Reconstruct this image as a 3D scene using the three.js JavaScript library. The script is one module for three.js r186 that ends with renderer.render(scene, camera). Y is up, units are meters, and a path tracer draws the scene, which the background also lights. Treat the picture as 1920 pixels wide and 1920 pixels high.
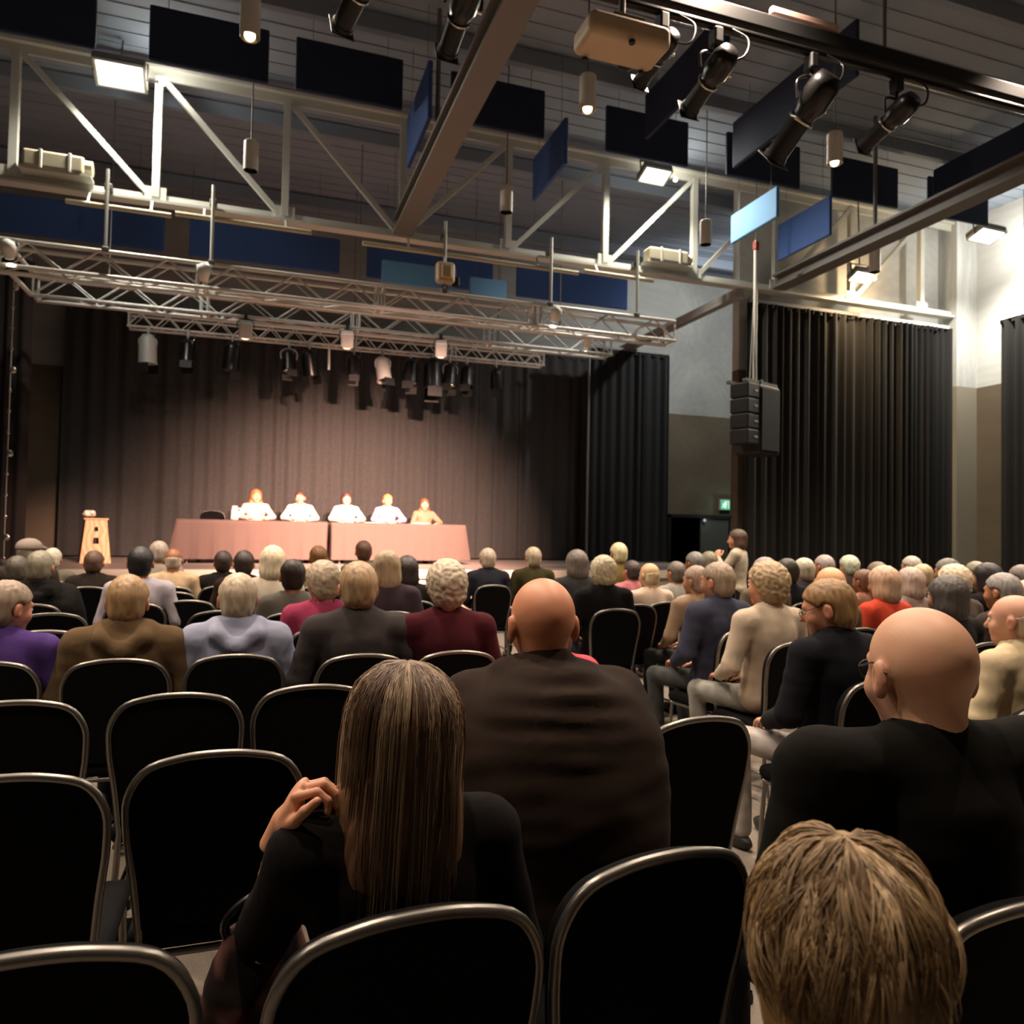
import * as THREE from 'three';
import { RoundedBoxGeometry } from 'three/addons/geometries/RoundedBoxGeometry.js';
import { mergeGeometries } from 'three/addons/utils/BufferGeometryUtils.js';
import { ImprovedNoise } from 'three/addons/math/ImprovedNoise.js';
import { RectAreaLightUniformsLib } from 'three/addons/lights/RectAreaLightUniformsLib.js';

// ---------------------------------------------------------------- camera, sky, exposure
const scene = new THREE.Scene();
scene.background = new THREE.Color(0x000000);            // a closed hall: no sky
const D2R = Math.PI / 180, EYE = 1.5;
const camera = new THREE.PerspectiveCamera(67.98, 1, 0.05, 80);
camera.position.set(0, EYE, 0);
camera.rotation.order = 'YXZ';
camera.rotation.set(1.65 * D2R, -18.8 * D2R, 1.07 * D2R);
camera.focus = 1.7; camera.userData.fStop = 5.6;          // a phone held close to the nearest rows
camera.updateMatrixWorld();
const renderer = new THREE.WebGLRenderer({ antialias: true });
renderer.toneMapping = THREE.LinearToneMapping;
renderer.toneMappingExposure = 1.0;
renderer.shadowMap.enabled = true;
RectAreaLightUniformsLib.init();
// light levels of the hall's lamps (candela), used by the lamp builders below
const HOUSE = 90, FLOOD = 48, FRONT = 1300, TRUSS = 36, BACK = 30;

// ---------------------------------------------------------------- helpers
let seed = 20240611;
const rnd = () => { seed = (seed * 1664525 + 1013904223) >>> 0; return seed / 4294967296; };
const rr = (a, b) => a + (b - a) * rnd();
const V = (x, y, z) => new THREE.Vector3(x, y, z);
const noiseGen = new ImprovedNoise();
const N3 = (x, y, z) => noiseGen.noise(x + 31.7, y + 17.3, z + 5.1);
const hex = (h) => new THREE.Color(h);
const std = (color, roughness = 0.8, metalness = 0, extra = {}) => new THREE.MeshStandardMaterial({ color, roughness, metalness, ...extra });

const taken = new Map();
function numbered(name) {
  const n = taken.get(name) || 0; taken.set(name, n + 1);
  return n ? name + '_' + String(n).padStart(3, '0') : name;
}
function shade(o) { o.traverse((m) => { if (m.isMesh) { m.castShadow = true; m.receiveShadow = true; } }); return o; }
function tag(o, label, category, group, kind) {
  o.userData = { label, category };
  if (group) o.userData.group = group;
  if (kind) o.userData.kind = kind;
  return o;
}
// a Group at a thing's base; its children are its parts
function thing(name, label, category, [x, y, z] = [0, 0, 0], turn = 0, group) {
  const o = new THREE.Group(); o.name = numbered(name); scene.add(o);
  o.position.set(x, y, z); o.rotation.y = turn;
  return tag(o, label, category, group);
}
const flat = (g) => { const h = g.index ? g.toNonIndexed() : g; for (const k of Object.keys(h.attributes)) if (!['position', 'normal', 'uv', 'color'].includes(k)) h.deleteAttribute(k); return h; };
function merge(list) {
  if (list.length === 1) return list[0];
  const l = list.map(flat), all = (k) => l.every((g) => g.attributes[k]);
  for (const k of ['uv', 'color']) if (!all(k)) l.forEach((g) => g.deleteAttribute(k));
  return mergeGeometries(l);
}
function mesh(name, geos, material, parent) {
  const m = new THREE.Mesh(Array.isArray(geos) ? merge(geos) : geos, material);
  m.castShadow = m.receiveShadow = true;
  if (parent) { m.name = name; parent.add(m); } else { m.name = numbered(name); scene.add(m); }
  return m;
}
function part(name, geos, material, parent, label) { const m = mesh(name, geos, material, parent); if (label) m.userData.label = label; return m; }
function struct(name, geos, material) { const m = mesh(name, geos, material); m.userData.kind = 'structure'; return m; }
function structGroup(name) { const o = new THREE.Group(); o.name = numbered(name); o.userData.kind = 'structure'; scene.add(o); return o; }
const box = (x0, x1, y0, y1, z0, z1) => new THREE.BoxGeometry(x1 - x0, y1 - y0, z1 - z0).translate((x0 + x1) / 2, (y0 + y1) / 2, (z0 + z1) / 2);
const rbox = (w, h, d, r, x = 0, y = 0, z = 0, seg = 2) => new RoundedBoxGeometry(w, h, d, seg, r).translate(x, y, z);
function rod(a, b, r, n = 10, r2 = r) {
  const A = V(...a), B = V(...b), L = A.distanceTo(B);
  const g = new THREE.CylinderGeometry(r2, r, L, n).translate(0, L / 2, 0);
  g.applyQuaternion(new THREE.Quaternion().setFromUnitVectors(V(0, 1, 0), B.clone().sub(A).normalize()));
  return g.translate(...a);
}
function bar(a, b, w, d) {                                 // a square bar between two points
  const A = V(...a), B = V(...b), L = A.distanceTo(B);
  const g = new THREE.BoxGeometry(w, L, d).translate(0, L / 2, 0);
  g.applyQuaternion(new THREE.Quaternion().setFromUnitVectors(V(0, 1, 0), B.clone().sub(A).normalize()));
  return g.translate(...a);
}
const tube = (pts, r, seg = 24, n = 8, closed = false) => new THREE.TubeGeometry(new THREE.CatmullRomCurve3(pts.map((p) => V(...p)), closed), seg, r, n, closed);
const lathe = (pts, n = 20) => new THREE.LatheGeometry(pts.map((p) => new THREE.Vector2(p[0], p[1])), n);
function spot(parent, pos, target, color, cd, angle, penumbra, radius = 2) {
  const l = new THREE.SpotLight(color, cd, 0, angle, penumbra, 2);
  l.position.set(...pos); l.target.position.set(...target);
  l.castShadow = true; l.shadow.radius = radius; l.shadow.mapSize.set(1024, 1024);
  parent.add(l, l.target); return l;
}

// ---------------------------------------------------------------- textures
function noiseTexture(w, h, fn, srgb = true) {
  const data = new Uint8Array(w * h * 4);
  for (let y = 0; y < h; y++) for (let x = 0; x < w; x++) {
    const c = fn(x / w, y / h, x, y), o = (y * w + x) * 4;
    data[o] = c[0]; data[o + 1] = c[1]; data[o + 2] = c[2]; data[o + 3] = 255;
  }
  const t = new THREE.DataTexture(data, w, h);
  t.wrapS = t.wrapT = THREE.RepeatWrapping; t.magFilter = THREE.LinearFilter; t.minFilter = THREE.LinearMipmapLinearFilter; t.generateMipmaps = true;
  if (srgb) t.colorSpace = THREE.SRGBColorSpace;
  t.needsUpdate = true; return t;
}
// smooth noise that repeats over the unit square
function tileNoise(u, v, f, o) { const a = u * Math.PI * 2, b = v * Math.PI * 2, r = f / 6.283; return N3(Math.cos(a) * r + o, Math.sin(a) * r + Math.cos(b) * r * 0.77, Math.sin(b) * r + o * 0.3); }
const carpetTex = noiseTexture(512, 512, (u, v) => { const n = 0.5 + 0.22 * tileNoise(u, v, 9, 3) + 0.2 * tileNoise(u, v, 40, 7) + (rnd() - 0.5) * 0.3; const k = 0.78 + 0.3 * n; return [128 * k, 118 * k, 106 * k]; });
carpetTex.repeat.set(9, 7);
const weaveBump = noiseTexture(128, 128, (u, v, x, y) => { const k = (((x >> 2) + (y >> 2)) & 1 ? 170 : 90) + rnd() * 50; return [k, k, k]; }, false);
weaveBump.repeat.set(6, 6);
const concreteTex = noiseTexture(512, 512, (u, v) => { const k = 0.93 + 0.09 * tileNoise(u, v, 5, 1) + 0.05 * tileNoise(u, v, 30, 9) + (rnd() - 0.5) * 0.03; return [255 * k, 255 * k, 255 * k].map((c) => Math.min(255, c)); });
const drapeTex = noiseTexture(256, 256, (u, v) => { const k = 0.9 + 0.12 * tileNoise(u, v, 30, 4) + (rnd() - 0.5) * 0.08; return [255 * k, 255 * k, 255 * k].map((c) => Math.min(255, c)); });
const woodTex = noiseTexture(256, 256, (u, v) => { const g = Math.sin((u * 14 + 1.2 * tileNoise(u, v, 4, 2)) * 6.283); const k = 0.86 + 0.1 * g + (rnd() - 0.5) * 0.06; return [232 * k, 182 * k, 128 * k]; });

// ---------------------------------------------------------------- materials
const soft = (color, extra = {}) => new THREE.MeshPhysicalMaterial({ color, roughness: 0.95, specularIntensity: 0.25, ...extra });
const M = {
  carpet: std(0xffffff, 0.95, 0, { map: carpetTex }),
  stageFloor: std(0x8c8078, 0.6, 0, { map: concreteTex }),
  fascia: std(0xa39689, 0.7), fasciaTrim: std(0xcfc4b6, 0.6),
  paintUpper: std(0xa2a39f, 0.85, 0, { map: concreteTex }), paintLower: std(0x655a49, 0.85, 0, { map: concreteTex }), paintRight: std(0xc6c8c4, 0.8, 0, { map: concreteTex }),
  ceiling: std(0x848f9d, 0.85, 0.0), purlin: std(0x7b8593, 0.8, 0),  // the bluish light under the roof is put into these greys
  steel: std(0xc2c2b8, 0.5, 0.1), steelDark: std(0x66645f, 0.6, 0.1), alu: std(0xd2d0c8, 0.42, 0.2), aluDull: std(0xb0b2ae, 0.48, 0.2),
  black: std(0x060606, 0.6, 0), blackGloss: std(0x0b0a0a, 0.32, 0.1), chrome: std(0xd8d4cc, 0.22, 1),
  drapeBack: std(0x373735, 0.95, 0, { map: drapeTex }), drapeBlack: std(0x121314, 0.95, 0, { map: drapeTex }), drapeHall: std(0x1d1c1a, 0.92, 0, { map: drapeTex }), drapeBrown: std(0x1b1411, 0.95),
  baffle: std(0x1d2840, 0.9), baffleLitBlue: std(0x34528a, 0.85), baffleBrightLit: std(0x6496bf, 0.8),  // navy panels; the brighter blues put light falling on them into the colour
  cream: std(0xb7ae92, 0.6), white: std(0xd5d2c8, 0.6), motor: std(0xc2a888, 0.5, 0.1), projector: std(0xc2a98a, 0.55),
  chairFrame: std(0x76736d, 0.36, 0.9), chairFabric: soft(0x060607, { bumpMap: weaveBump, bumpScale: 0.001 }), chairUnder: std(0x0a0a0a, 0.8),
  cloth: std(0x54453f, 0.9, 0, { bumpMap: weaveBump, bumpScale: 0.0006 }), wood: std(0xffffff, 0.5, 0, { map: woodTex }), woodDark: std(0x7a3d17, 0.6, 0, { map: woodTex }),
  people: soft(0xffffff, { vertexColors: true }), skin: std(0xffffff, 0.52, 0, { vertexColors: true }), hair: std(0xffffff, 0.55, 0, { vertexColors: true }),
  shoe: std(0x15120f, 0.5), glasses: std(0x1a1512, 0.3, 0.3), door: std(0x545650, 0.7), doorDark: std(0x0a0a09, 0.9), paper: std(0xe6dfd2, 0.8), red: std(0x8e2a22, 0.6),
};
const glow = (color, e) => new THREE.MeshStandardMaterial({ color: 0x222222, emissive: color, emissiveIntensity: e, roughness: 0.5 });

// ---------------------------------------------------------------- the setting (x right along the rows, -z towards the stage)
const CEIL = 8.2, PAINT = 4.65, STAGE = 0.9;
const uvScale = (g, k) => { const u = g.attributes.uv; for (let i = 0; i < u.count; i++) u.setXY(i, u.getX(i) * k, u.getY(i) * k); return g; };
struct('floor', box(-8, 13.9, -0.2, 0, -17, 4), M.carpet);
const ceiling = structGroup('ceiling');
part('deck', box(-8.2, 14.1, CEIL, CEIL + 0.2, -17.2, 4.2), M.ceiling, ceiling);
{ const ribs = []; for (let z = -16.8; z < 4; z += 0.3) ribs.push(box(-8, 13.9, CEIL - 0.014, CEIL, z, z + 0.13));
  part('deck_rib', ribs, M.ceiling, ceiling).userData.kind = 'stuff'; }
for (let z = -15.5; z < 4; z += 2.9) part('purlin', box(-8, 13.9, CEIL - 0.26, CEIL - 0.05, z - 0.05, z + 0.05), M.purlin, ceiling);
function wall(name, x0, x1, z0, z1, upper, lower, split = PAINT, base = 0) {
  const g = structGroup(name);
  part('upper_paint', box(x0, x1, split, CEIL, z0, z1), upper, g);
  part('lower_paint', box(x0, x1, base, split, z0, z1), lower, g);
  return g;
}
{ // back wall with a double doorway on the right, beside the stage
  const g = wall('wall_back', -8, 10.0, -17.2, -17, M.paintUpper, M.paintLower);
  part('upper_paint', box(10.0, 13.9, PAINT, CEIL, -17.2, -17), M.paintUpper, g);
  part('lower_paint', box(10.0, 13.9, 2.02, PAINT, -17.2, -17), M.paintLower, g);
  part('lower_paint', box(11.82, 13.9, 0, 2.02, -17.2, -17), M.paintLower, g);
  const d = structGroup('door_1');
  part('frame', [box(9.97, 10.05, 0, 2.08, -17.2, -16.96), box(11.78, 11.86, 0, 2.08, -17.2, -16.96), box(9.97, 11.86, 2.0, 2.08, -17.2, -16.96)], M.doorDark, d);
  part('dark_corridor', [box(9.9, 12.0, 0, 2.2, -18.4, -18.3), box(9.9, 9.98, 0, 2.2, -18.4, -17.2), box(11.9, 12.0, 0, 2.2, -18.4, -17.2), box(9.9, 12, 2.1, 2.2, -18.4, -17.2), box(9.9, 12, -0.1, 0, -18.4, -17)], M.doorDark, d);  // darkness beyond the open doorway is put into the near-black colour
  part('door_leaf', box(10.95, 11.78, 0.01, 2.0, -17.06, -17.0), M.door, d);
  part('handle', [rod([11.03, 0.95, -16.99], [11.03, 1.2, -16.99], 0.012)], M.chrome, d);
}
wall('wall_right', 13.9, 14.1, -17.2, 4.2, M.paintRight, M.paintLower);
wall('wall_left', -8.2, -8, -17.2, 4.2, M.paintUpper, M.paintLower);
wall('wall_rear', -8.2, 14.1, 4, 4.2, M.paintUpper, M.paintLower);
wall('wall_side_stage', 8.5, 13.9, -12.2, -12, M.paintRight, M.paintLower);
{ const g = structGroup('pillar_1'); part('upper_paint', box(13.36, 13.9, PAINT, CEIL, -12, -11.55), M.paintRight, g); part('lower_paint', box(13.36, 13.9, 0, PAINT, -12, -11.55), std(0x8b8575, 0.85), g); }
{ // the stage
  const g = structGroup('stage_floor');
  part('deck', uvScale(box(-7.9, 9.2, STAGE - 0.06, STAGE, -17, -11.9), 3), M.stageFloor, g);
  for (let x = -7.9; x < 9.1; x += 2.1375) part('fascia_panel', box(x + 0.01, x + 2.1275, 0, STAGE - 0.14, -12.0, -11.93), M.fascia, g);
  part('edge_trim', box(-7.9, 9.2, STAGE - 0.13, STAGE - 0.0, -11.93, -11.87), M.fasciaTrim, g);
  part('side_panel', box(9.15, 9.2, 0, STAGE - 0.06, -17, -11.93), M.fascia, g);
}
// deep roof beams running towards the stage, and the lattice roof truss they meet
for (const x of [-4.93, 2.07, 9.07]) {
  const g = structGroup('beam');
  part('lower_flange', box(x - 0.15, x + 0.15, 6.1, 6.14, -11.6, 4), M.steelDark, g);
  part('web', box(x - 0.03, x + 0.03, 6.14, 6.32, -11.6, 4), M.steelDark, g);
  part('upper_flange', box(x - 0.15, x + 0.15, 6.32, 6.36, -11.6, 4), M.steelDark, g);
  for (let z = -9.3; z < 4; z += 4.4) part('hanger', rod([x, 6.36, z], [x, CEIL - 0.05, z], 0.03, 8), M.steelDark, g);
}
{
  const g = structGroup('roof_truss_beam'), z = -11.7;
  part('lower_chord', [box(-7.9, 13.9, 6.06, 6.1, z - 0.1, z + 0.1), box(-7.9, 13.9, 6.1, 6.2, z - 0.02, z + 0.02)], M.steel, g);
  part('upper_chord', [box(-7.9, 13.9, 7.98, 8.02, z - 0.1, z + 0.1), box(-7.9, 13.9, 7.86, 7.98, z - 0.02, z + 0.02)], M.steel, g);
  for (let k = -5; k <= 6; k++) {
    const x = 2.07 + 1.75 * k;
    part('post', [bar([x, 6.16, z], [x, 7.9, z], 0.1, 0.1), box(x - 0.14, x + 0.14, 6.1, 6.3, z + 0.02, z + 0.04)], M.steel, g);
    if (k < 6 && k >= 0) part('brace', bar([x + 0.06, 6.16, z], [x + 1.72, 7.9, z], 0.075, 0.075), M.steel, g);
    if (k <= 0 && k > -5) part('brace', bar([x - 0.06, 6.16, z], [x - 1.72, 7.9, z], 0.075, 0.075), M.steel, g);
  }
}
{ const g = structGroup('trim_1'); part('soffit_rail', box(8.24, 8.4, 5.9, 6.06, -17, -11.7), M.paintUpper, g); }

// ---------------------------------------------------------------- curtains: thick pleated cloth on tracks
function pleats(len, height, pitch, amp, thick = 0.016) {
  const P = [], n = Math.max(8, Math.round(len / pitch) * 8);
  let ph = 0; const step = len / n, pts = [];
  let k = rr(0.7, 1.3), a = amp * rr(0.6, 1.2);
  for (let i = 0; i <= n; i++) { ph += (Math.PI * 2 / 8) * k; if (i % 8 === 0) { k = rr(0.75, 1.3); a = amp * rr(0.55, 1.25); } pts.push([i * step, Math.sin(ph) * a + 0.3 * amp * Math.sin(i * 0.21)]); }
  for (const p of pts) P.push(new THREE.Vector2(p[0], p[1] + thick / 2));
  for (const p of pts.slice().reverse()) P.push(new THREE.Vector2(p[0], p[1] - thick / 2));
  const g = new THREE.ExtrudeGeometry(new THREE.Shape(P), { depth: height, steps: 1, bevelEnabled: false });
  g.rotateX(-Math.PI / 2); return g;                       // x along, y up, -z is the profile's +y
}
function curtain(label, x0, x1, z, y0, y1, pitch, amp, mat, along = 'x', track = M.steelDark, group) {
  const t = thing('curtain', label, 'curtain', along === 'x' ? [x0, y0, z] : [z, y0, x0], along === 'x' ? 0 : -Math.PI / 2, group);
  const len = x1 - x0, n = Math.max(1, Math.round(len / 2.6));
  for (let i = 0; i < n; i++) {
    const g = pleats(len / n + 0.04, y1 - y0, pitch, amp); g.translate(i * len / n, 0, (i % 2) * 0.012);
    part('drape', g, mat, t);
    const top = pleats(len / n, 0.07, pitch, amp * 0.7, 0.024); top.translate(i * len / n, y1 - y0 - 0.07, (i % 2) * 0.012);
    part('heading_tape', top, mat, t);
  }
  part('track', box(0, len, y1 - y0, y1 - y0 + 0.06, -0.04, 0.04), track, t);
  const hooks = []; for (let x = 0.1; x < len; x += 0.2) hooks.push(rod([x, y1 - y0 - 0.06, 0], [x, y1 - y0 + 0.01, 0], 0.008, 6));
  part('hook', hooks, track, t).userData.kind = 'stuff';
  return t;
}
curtain('wide dark taupe curtain closing the back of the stage behind the panel', -3.55, 7.6, -16.6, STAGE + 0.03, 5.75, 0.3, 0.034, M.drapeBack);
curtain('black side curtain at the right end of the stage beside the grey wall', 7.08, 9.12, -15.6, STAGE + 0.03, 5.75, 0.24, 0.045, M.drapeBlack);
curtain('narrow brown-black side curtain at the far left of the stage', -6.2, -3.5, -14, STAGE + 0.03, 5.75, 0.22, 0.05, M.drapeBrown);
curtain('black hall curtain hanging behind the suspended loudspeaker', 8.5, 11.0, -11.72, 0.04, 5.84, 0.2, 0.06, M.drapeHall, 'x', M.steelDark);
curtain('black pleated hall curtain under a bright white track by the pale corner pillar', 11.05, 13.32, -11.72, 0.04, 5.84, 0.17, 0.07, M.drapeHall, 'x', M.white);
curtain('black curtain along the right-hand wall past the pale pillar', -10.9, -3.0, 13.72, 0.04, 5.84, 0.22, 0.06, M.drapeHall, 'z', M.white);
tag(mesh('stage_pole', [rod([7.02, STAGE, -15.45], [7.02, 5.7, -15.45], 0.028, 10), lathe([[0, 0], [0.12, 0], [0.12, 0.02], [0.04, 0.03], [0.03, 0.06]], 16).translate(7.02, STAGE, -15.45), rod([6.95, 5.7, -15.45], [7.1, 5.7, -15.45], 0.03)], std(0x6a6a66, 0.5, 0.3)), 'thin grey upright pole in front of the black stage side curtain', 'pole');
{ // beaded string by the left stage curtain
  const t = thing('hanging_chain', 'thin hanging chain with small shiny discs at the left edge', 'chain', [-3.46, STAGE, -13]);
  part('chain', rod([0, 0.02, 0], [0, 4.4, 0], 0.006, 6), M.aluDull, t);
  for (let i = 0; i < 14; i++) { const b = new THREE.SphereGeometry(i % 4 === 1 ? 0.045 : 0.025, 10, 8); b.scale(1, 1.2, 0.4); b.translate(i % 4 === 1 ? 0.03 : 0, 0.1 + i * 0.31, 0.01); part('disc', b, M.chrome, t); }
  part('weight', lathe([[0, 0], [0.06, 0], [0.06, 0.08], [0.01, 0.1]], 12), M.steelDark, t);
}

// ---------------------------------------------------------------- acoustic baffles under the roof
function baffle(label, x0, x1, z0, z1, y0, y1, mat, group) {
  const t = thing('acoustic_baffle', label, 'acoustic panel', [(x0 + x1) / 2, y0, (z0 + z1) / 2], 0, group);
  part('panel', rbox(Math.max(x1 - x0, 0.06), y1 - y0, Math.max(z1 - z0, 0.06), 0.02, 0, (y1 - y0) / 2, 0), mat, t);
  const alongX = x1 - x0 > z1 - z0, h = (alongX ? x1 - x0 : z1 - z0) * 0.35;
  for (const s of [-1, 1]) part('hanging_wire', rod(alongX ? [s * h, y1 - y0, 0] : [0, y1 - y0, s * h], alongX ? [s * h, CEIL - y0, 0] : [0, CEIL - y0, s * h], 0.0035, 6), M.steelDark, t);
}
for (const [i, x] of [[0, -3.3], [1, -1.35], [2, 0.36], [3, 2.4], [4, 4.75], [5, 6.82], [6, 8.84], [7, 10.9]])
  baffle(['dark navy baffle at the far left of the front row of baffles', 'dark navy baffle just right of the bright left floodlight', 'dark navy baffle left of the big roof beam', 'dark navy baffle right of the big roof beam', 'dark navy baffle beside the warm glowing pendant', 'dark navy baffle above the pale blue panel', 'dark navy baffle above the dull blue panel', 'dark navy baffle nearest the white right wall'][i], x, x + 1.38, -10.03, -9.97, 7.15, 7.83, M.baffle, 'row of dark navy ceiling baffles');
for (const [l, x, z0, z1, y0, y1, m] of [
  ['slanting blue panel tucked behind the big roof beam', 1.93, -10.5, -9.1, 6.62, 7.35, 'baffleLitBlue'],
  ['blue panel hanging right of the big roof beam', 3.9, -10.7, -9.45, 6.55, 7.2, 'baffleLitBlue'],
  ['brightly lit pale blue panel above the hanging loudspeaker', 7.41, -10.68, -9.5, 6.38, 6.86, 'baffleBrightLit'],
  ['dull blue panel near the right end of the truss', 8.75, -11.2, -9.9, 6.45, 7.1, 'baffleLitBlue'],
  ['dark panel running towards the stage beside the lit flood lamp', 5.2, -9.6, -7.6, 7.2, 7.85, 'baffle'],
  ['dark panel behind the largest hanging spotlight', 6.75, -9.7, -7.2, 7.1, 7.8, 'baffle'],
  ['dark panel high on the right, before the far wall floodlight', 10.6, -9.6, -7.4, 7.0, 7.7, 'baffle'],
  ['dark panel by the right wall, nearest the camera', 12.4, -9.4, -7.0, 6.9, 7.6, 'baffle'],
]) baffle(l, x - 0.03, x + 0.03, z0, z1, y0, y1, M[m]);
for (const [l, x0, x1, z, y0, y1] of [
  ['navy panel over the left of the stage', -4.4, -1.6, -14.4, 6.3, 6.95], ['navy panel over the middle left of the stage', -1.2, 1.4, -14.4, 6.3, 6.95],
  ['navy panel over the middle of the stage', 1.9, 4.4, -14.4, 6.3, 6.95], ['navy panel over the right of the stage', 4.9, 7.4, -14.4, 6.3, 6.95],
]) baffle(l, x0, x1, z - 0.03, z + 0.03, y0, y1, M.baffleLitBlue, 'panels over the stage');
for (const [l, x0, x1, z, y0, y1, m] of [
  ['pale blue lit panel above the lighting truss, left of the hoist', 2.0, 3.35, -13.2, 5.85, 6.25, 'baffleBrightLit'], ['pale blue lit panel above the lighting truss, right of the hoist', 3.6, 4.3, -13.2, 5.8, 6.15, 'baffleBrightLit'],
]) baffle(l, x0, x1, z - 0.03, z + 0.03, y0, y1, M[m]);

// ---------------------------------------------------------------- trusses
function truss(label, x0, x1, y0, y1, z0, z1, pitch, rc, rb, mat, joint, end) {
  const t = thing('lighting_truss', label, 'truss', [0, y0, 0]);
  const h = y1 - y0;
  for (const y of [0, h]) for (const z of [z0, z1]) part('chord', rod([x0, y, z], [x1, y, z], rc, 8), mat, t);
  let up = true; const n = Math.round((x1 - x0) / (pitch / 2));
  const L = (x1 - x0) / n;
  for (let i = 0; i < n; i++) {
    const a = x0 + i * L, b = a + L, ya = up ? 0 : h, yb = up ? h : 0, za = up ? z0 : z1, zb = up ? z1 : z0;
    part('brace', rod([a, ya, z1], [b, yb, z1], rb, 6), mat, t);
    part('brace', rod([a, 0, za], [b, 0, zb], rb * 0.6, 6), mat, t);
    part('brace', rod([a, ya, z0], [b, yb, z0], rb * 0.7, 6), mat, t);
    up = !up;
  }
  for (let x = x0; x <= x1 + 0.01; x += joint) for (const s of x === x0 ? [0.02] : x > x1 - 0.1 ? [-0.02] : [-0.05, 0.05])
    part('end_frame', [rod([x + s, 0, z1], [x + s, h, z1], rb * 1.2, 6), rod([x + s, 0, z0], [x + s, h, z0], rb * 1.2, 6), rod([x + s, 0, z0], [x + s, 0, z1], rb * 1.2, 6), rod([x + s, h, z0], [x + s, h, z1], rb * 1.2, 6)], mat, t);
  if (end) for (const x of [x0 + 0.15]) for (const y of [0, h]) part('cross_tube', rod([x, y, z0], [x, y, z0 - 1.0], rc, 8), mat, t);
  return t;
}
truss('long silver box truss nearest the audience, hung below the roof truss', -3.35, 6.85, 4.9, 5.24, -11.84, -11.5, 0.85, 0.032, 0.017, M.alu, 2.55, true);
truss('second silver box truss just behind the front one', -3.2, 6.3, 4.9, 5.24, -13.15, -12.84, 0.85, 0.03, 0.016, M.aluDull, 2.375);
const lampTruss = truss('small silver truss over the stage with the row of hanging lamps', -2.2, 5.7, 5.05, 5.29, -15.05, -14.8, 0.44, 0.022, 0.013, M.alu, 1.975);
// battens and hangers under the roof truss
for (const [x0, x1, y, l] of [[-2.5, -1.2, 5.86, 'short bright batten tube at the left under the roof truss'], [-1.15, 0.7, 5.9, 'middle batten tube left of centre under the roof truss'], [1.45, 5.0, 5.85, 'long batten tube under the middle of the roof truss'], [5.1, 6.4, 5.9, 'batten tube at the right end under the roof truss']]) {
  const t = thing('batten', l, 'pipe', [x0, y, -11.5]);
  part('tube', rod([0, 0, 0], [x1 - x0, 0, 0], 0.035, 10), M.cream, t);
  for (const f of [0.2, 0.8]) part('strap', bar([(x1 - x0) * f, 0, 0], [(x1 - x0) * f, 6.08 - y, -0.12], 0.03, 0.02), M.steel, t);
}
[[-2.0, 'outer left'], [-0.66, 'inner left'], [2.72, 'centre'], [4.5, 'inner right'], [6.08, 'outer right']].forEach(([x, w], i) => {
  const t = thing('truss_hanger', w + ' upright hanger pole holding the front truss', 'pole', [x, 5.24, -11.46]);
  part('pole', rod([0, 0.0, 0], [0, 1.12, 0], 0.024, 10), M.steel, t);
  part('clamp', rbox(0.1, 0.1, 0.14, 0.02, 0, 0.9, -0.1), M.steelDark, t);
  part('clamp', rbox(0.09, 0.07, 0.1, 0.02, 0, 0.02, -0.02), M.steelDark, t);
});
for (const [x, y, z, w] of [[-1.2, 5.29, -14.92, 'left one over the lamp truss'], [1.75, 5.29, -14.92, 'middle one over the lamp truss'], [4.7, 5.29, -14.92, 'right one over the lamp truss'], [-2.2, 5.24, -13.0, 'left one over the second truss'], [1.6, 5.24, -13.0, 'middle one over the second truss'], [5.3, 5.24, -13.0, 'right one over the second truss']]) {
  const t = thing('truss_chain', 'thin steel suspension chain up to the roof, ' + w, 'chain', [x, y - 0.03, z]);
  part('chain', rod([0, 0.02, 0], [0, CEIL - y - 0.01, 0], 0.009, 6), M.steelDark, t);
  part('bridle', [rod([0, 0.3, 0], [0, 0.0, 0.12], 0.008, 6), rod([0, 0.3, 0], [0, 0.0, -0.12], 0.008, 6)], M.steelDark, t);
}
{
  const t = thing('chain_hoist', 'tan motor hoist hanging at the middle of the front truss', 'hoist', [2.72, 5.28, -11.43]);
  part('motor', rbox(0.3, 0.34, 0.16, 0.06, 0, 0.25, 0, 4), M.motor, t);
  part('end_cap', rbox(0.16, 0.2, 0.05, 0.02, 0, 0.25, 0.1), M.motor, t);
  part('hook', new THREE.TorusGeometry(0.04, 0.012, 8, 16).translate(0, 0.03, 0), M.steelDark, t);
  part('chain_bag', rbox(0.12, 0.16, 0.1, 0.03, 0.17, 0.13, 0), M.black, t);
}
for (const [x0, x1, l] of [[-3.05, -2.2, 'long cream housing on the roof truss at the left edge'], [6.25, 7.15, 'long cream housing on the roof truss at the right']]) {
  const t = thing('winch_housing', l, 'winch', [(x0 + x1) / 2, 6.2, -11.55]);
  const w = x1 - x0;
  part('casing', rbox(w * 0.86, 0.24, 0.26, 0.04, -w * 0.03, 0.15, 0), M.cream, t);
  part('drum', rod([w * 0.38, 0.16, 0], [w * 0.5, 0.16, 0], 0.1, 16), M.cream, t);
  part('base_rail', box(-w / 2, w / 2, 0, 0.04, -0.12, 0.12), M.steel, t);
  for (const s of [-0.2, 0.2]) part('strap', rbox(0.04, 0.26, 0.28, 0.01, s * w, 0.15, 0), M.steel, t);
}

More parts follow.
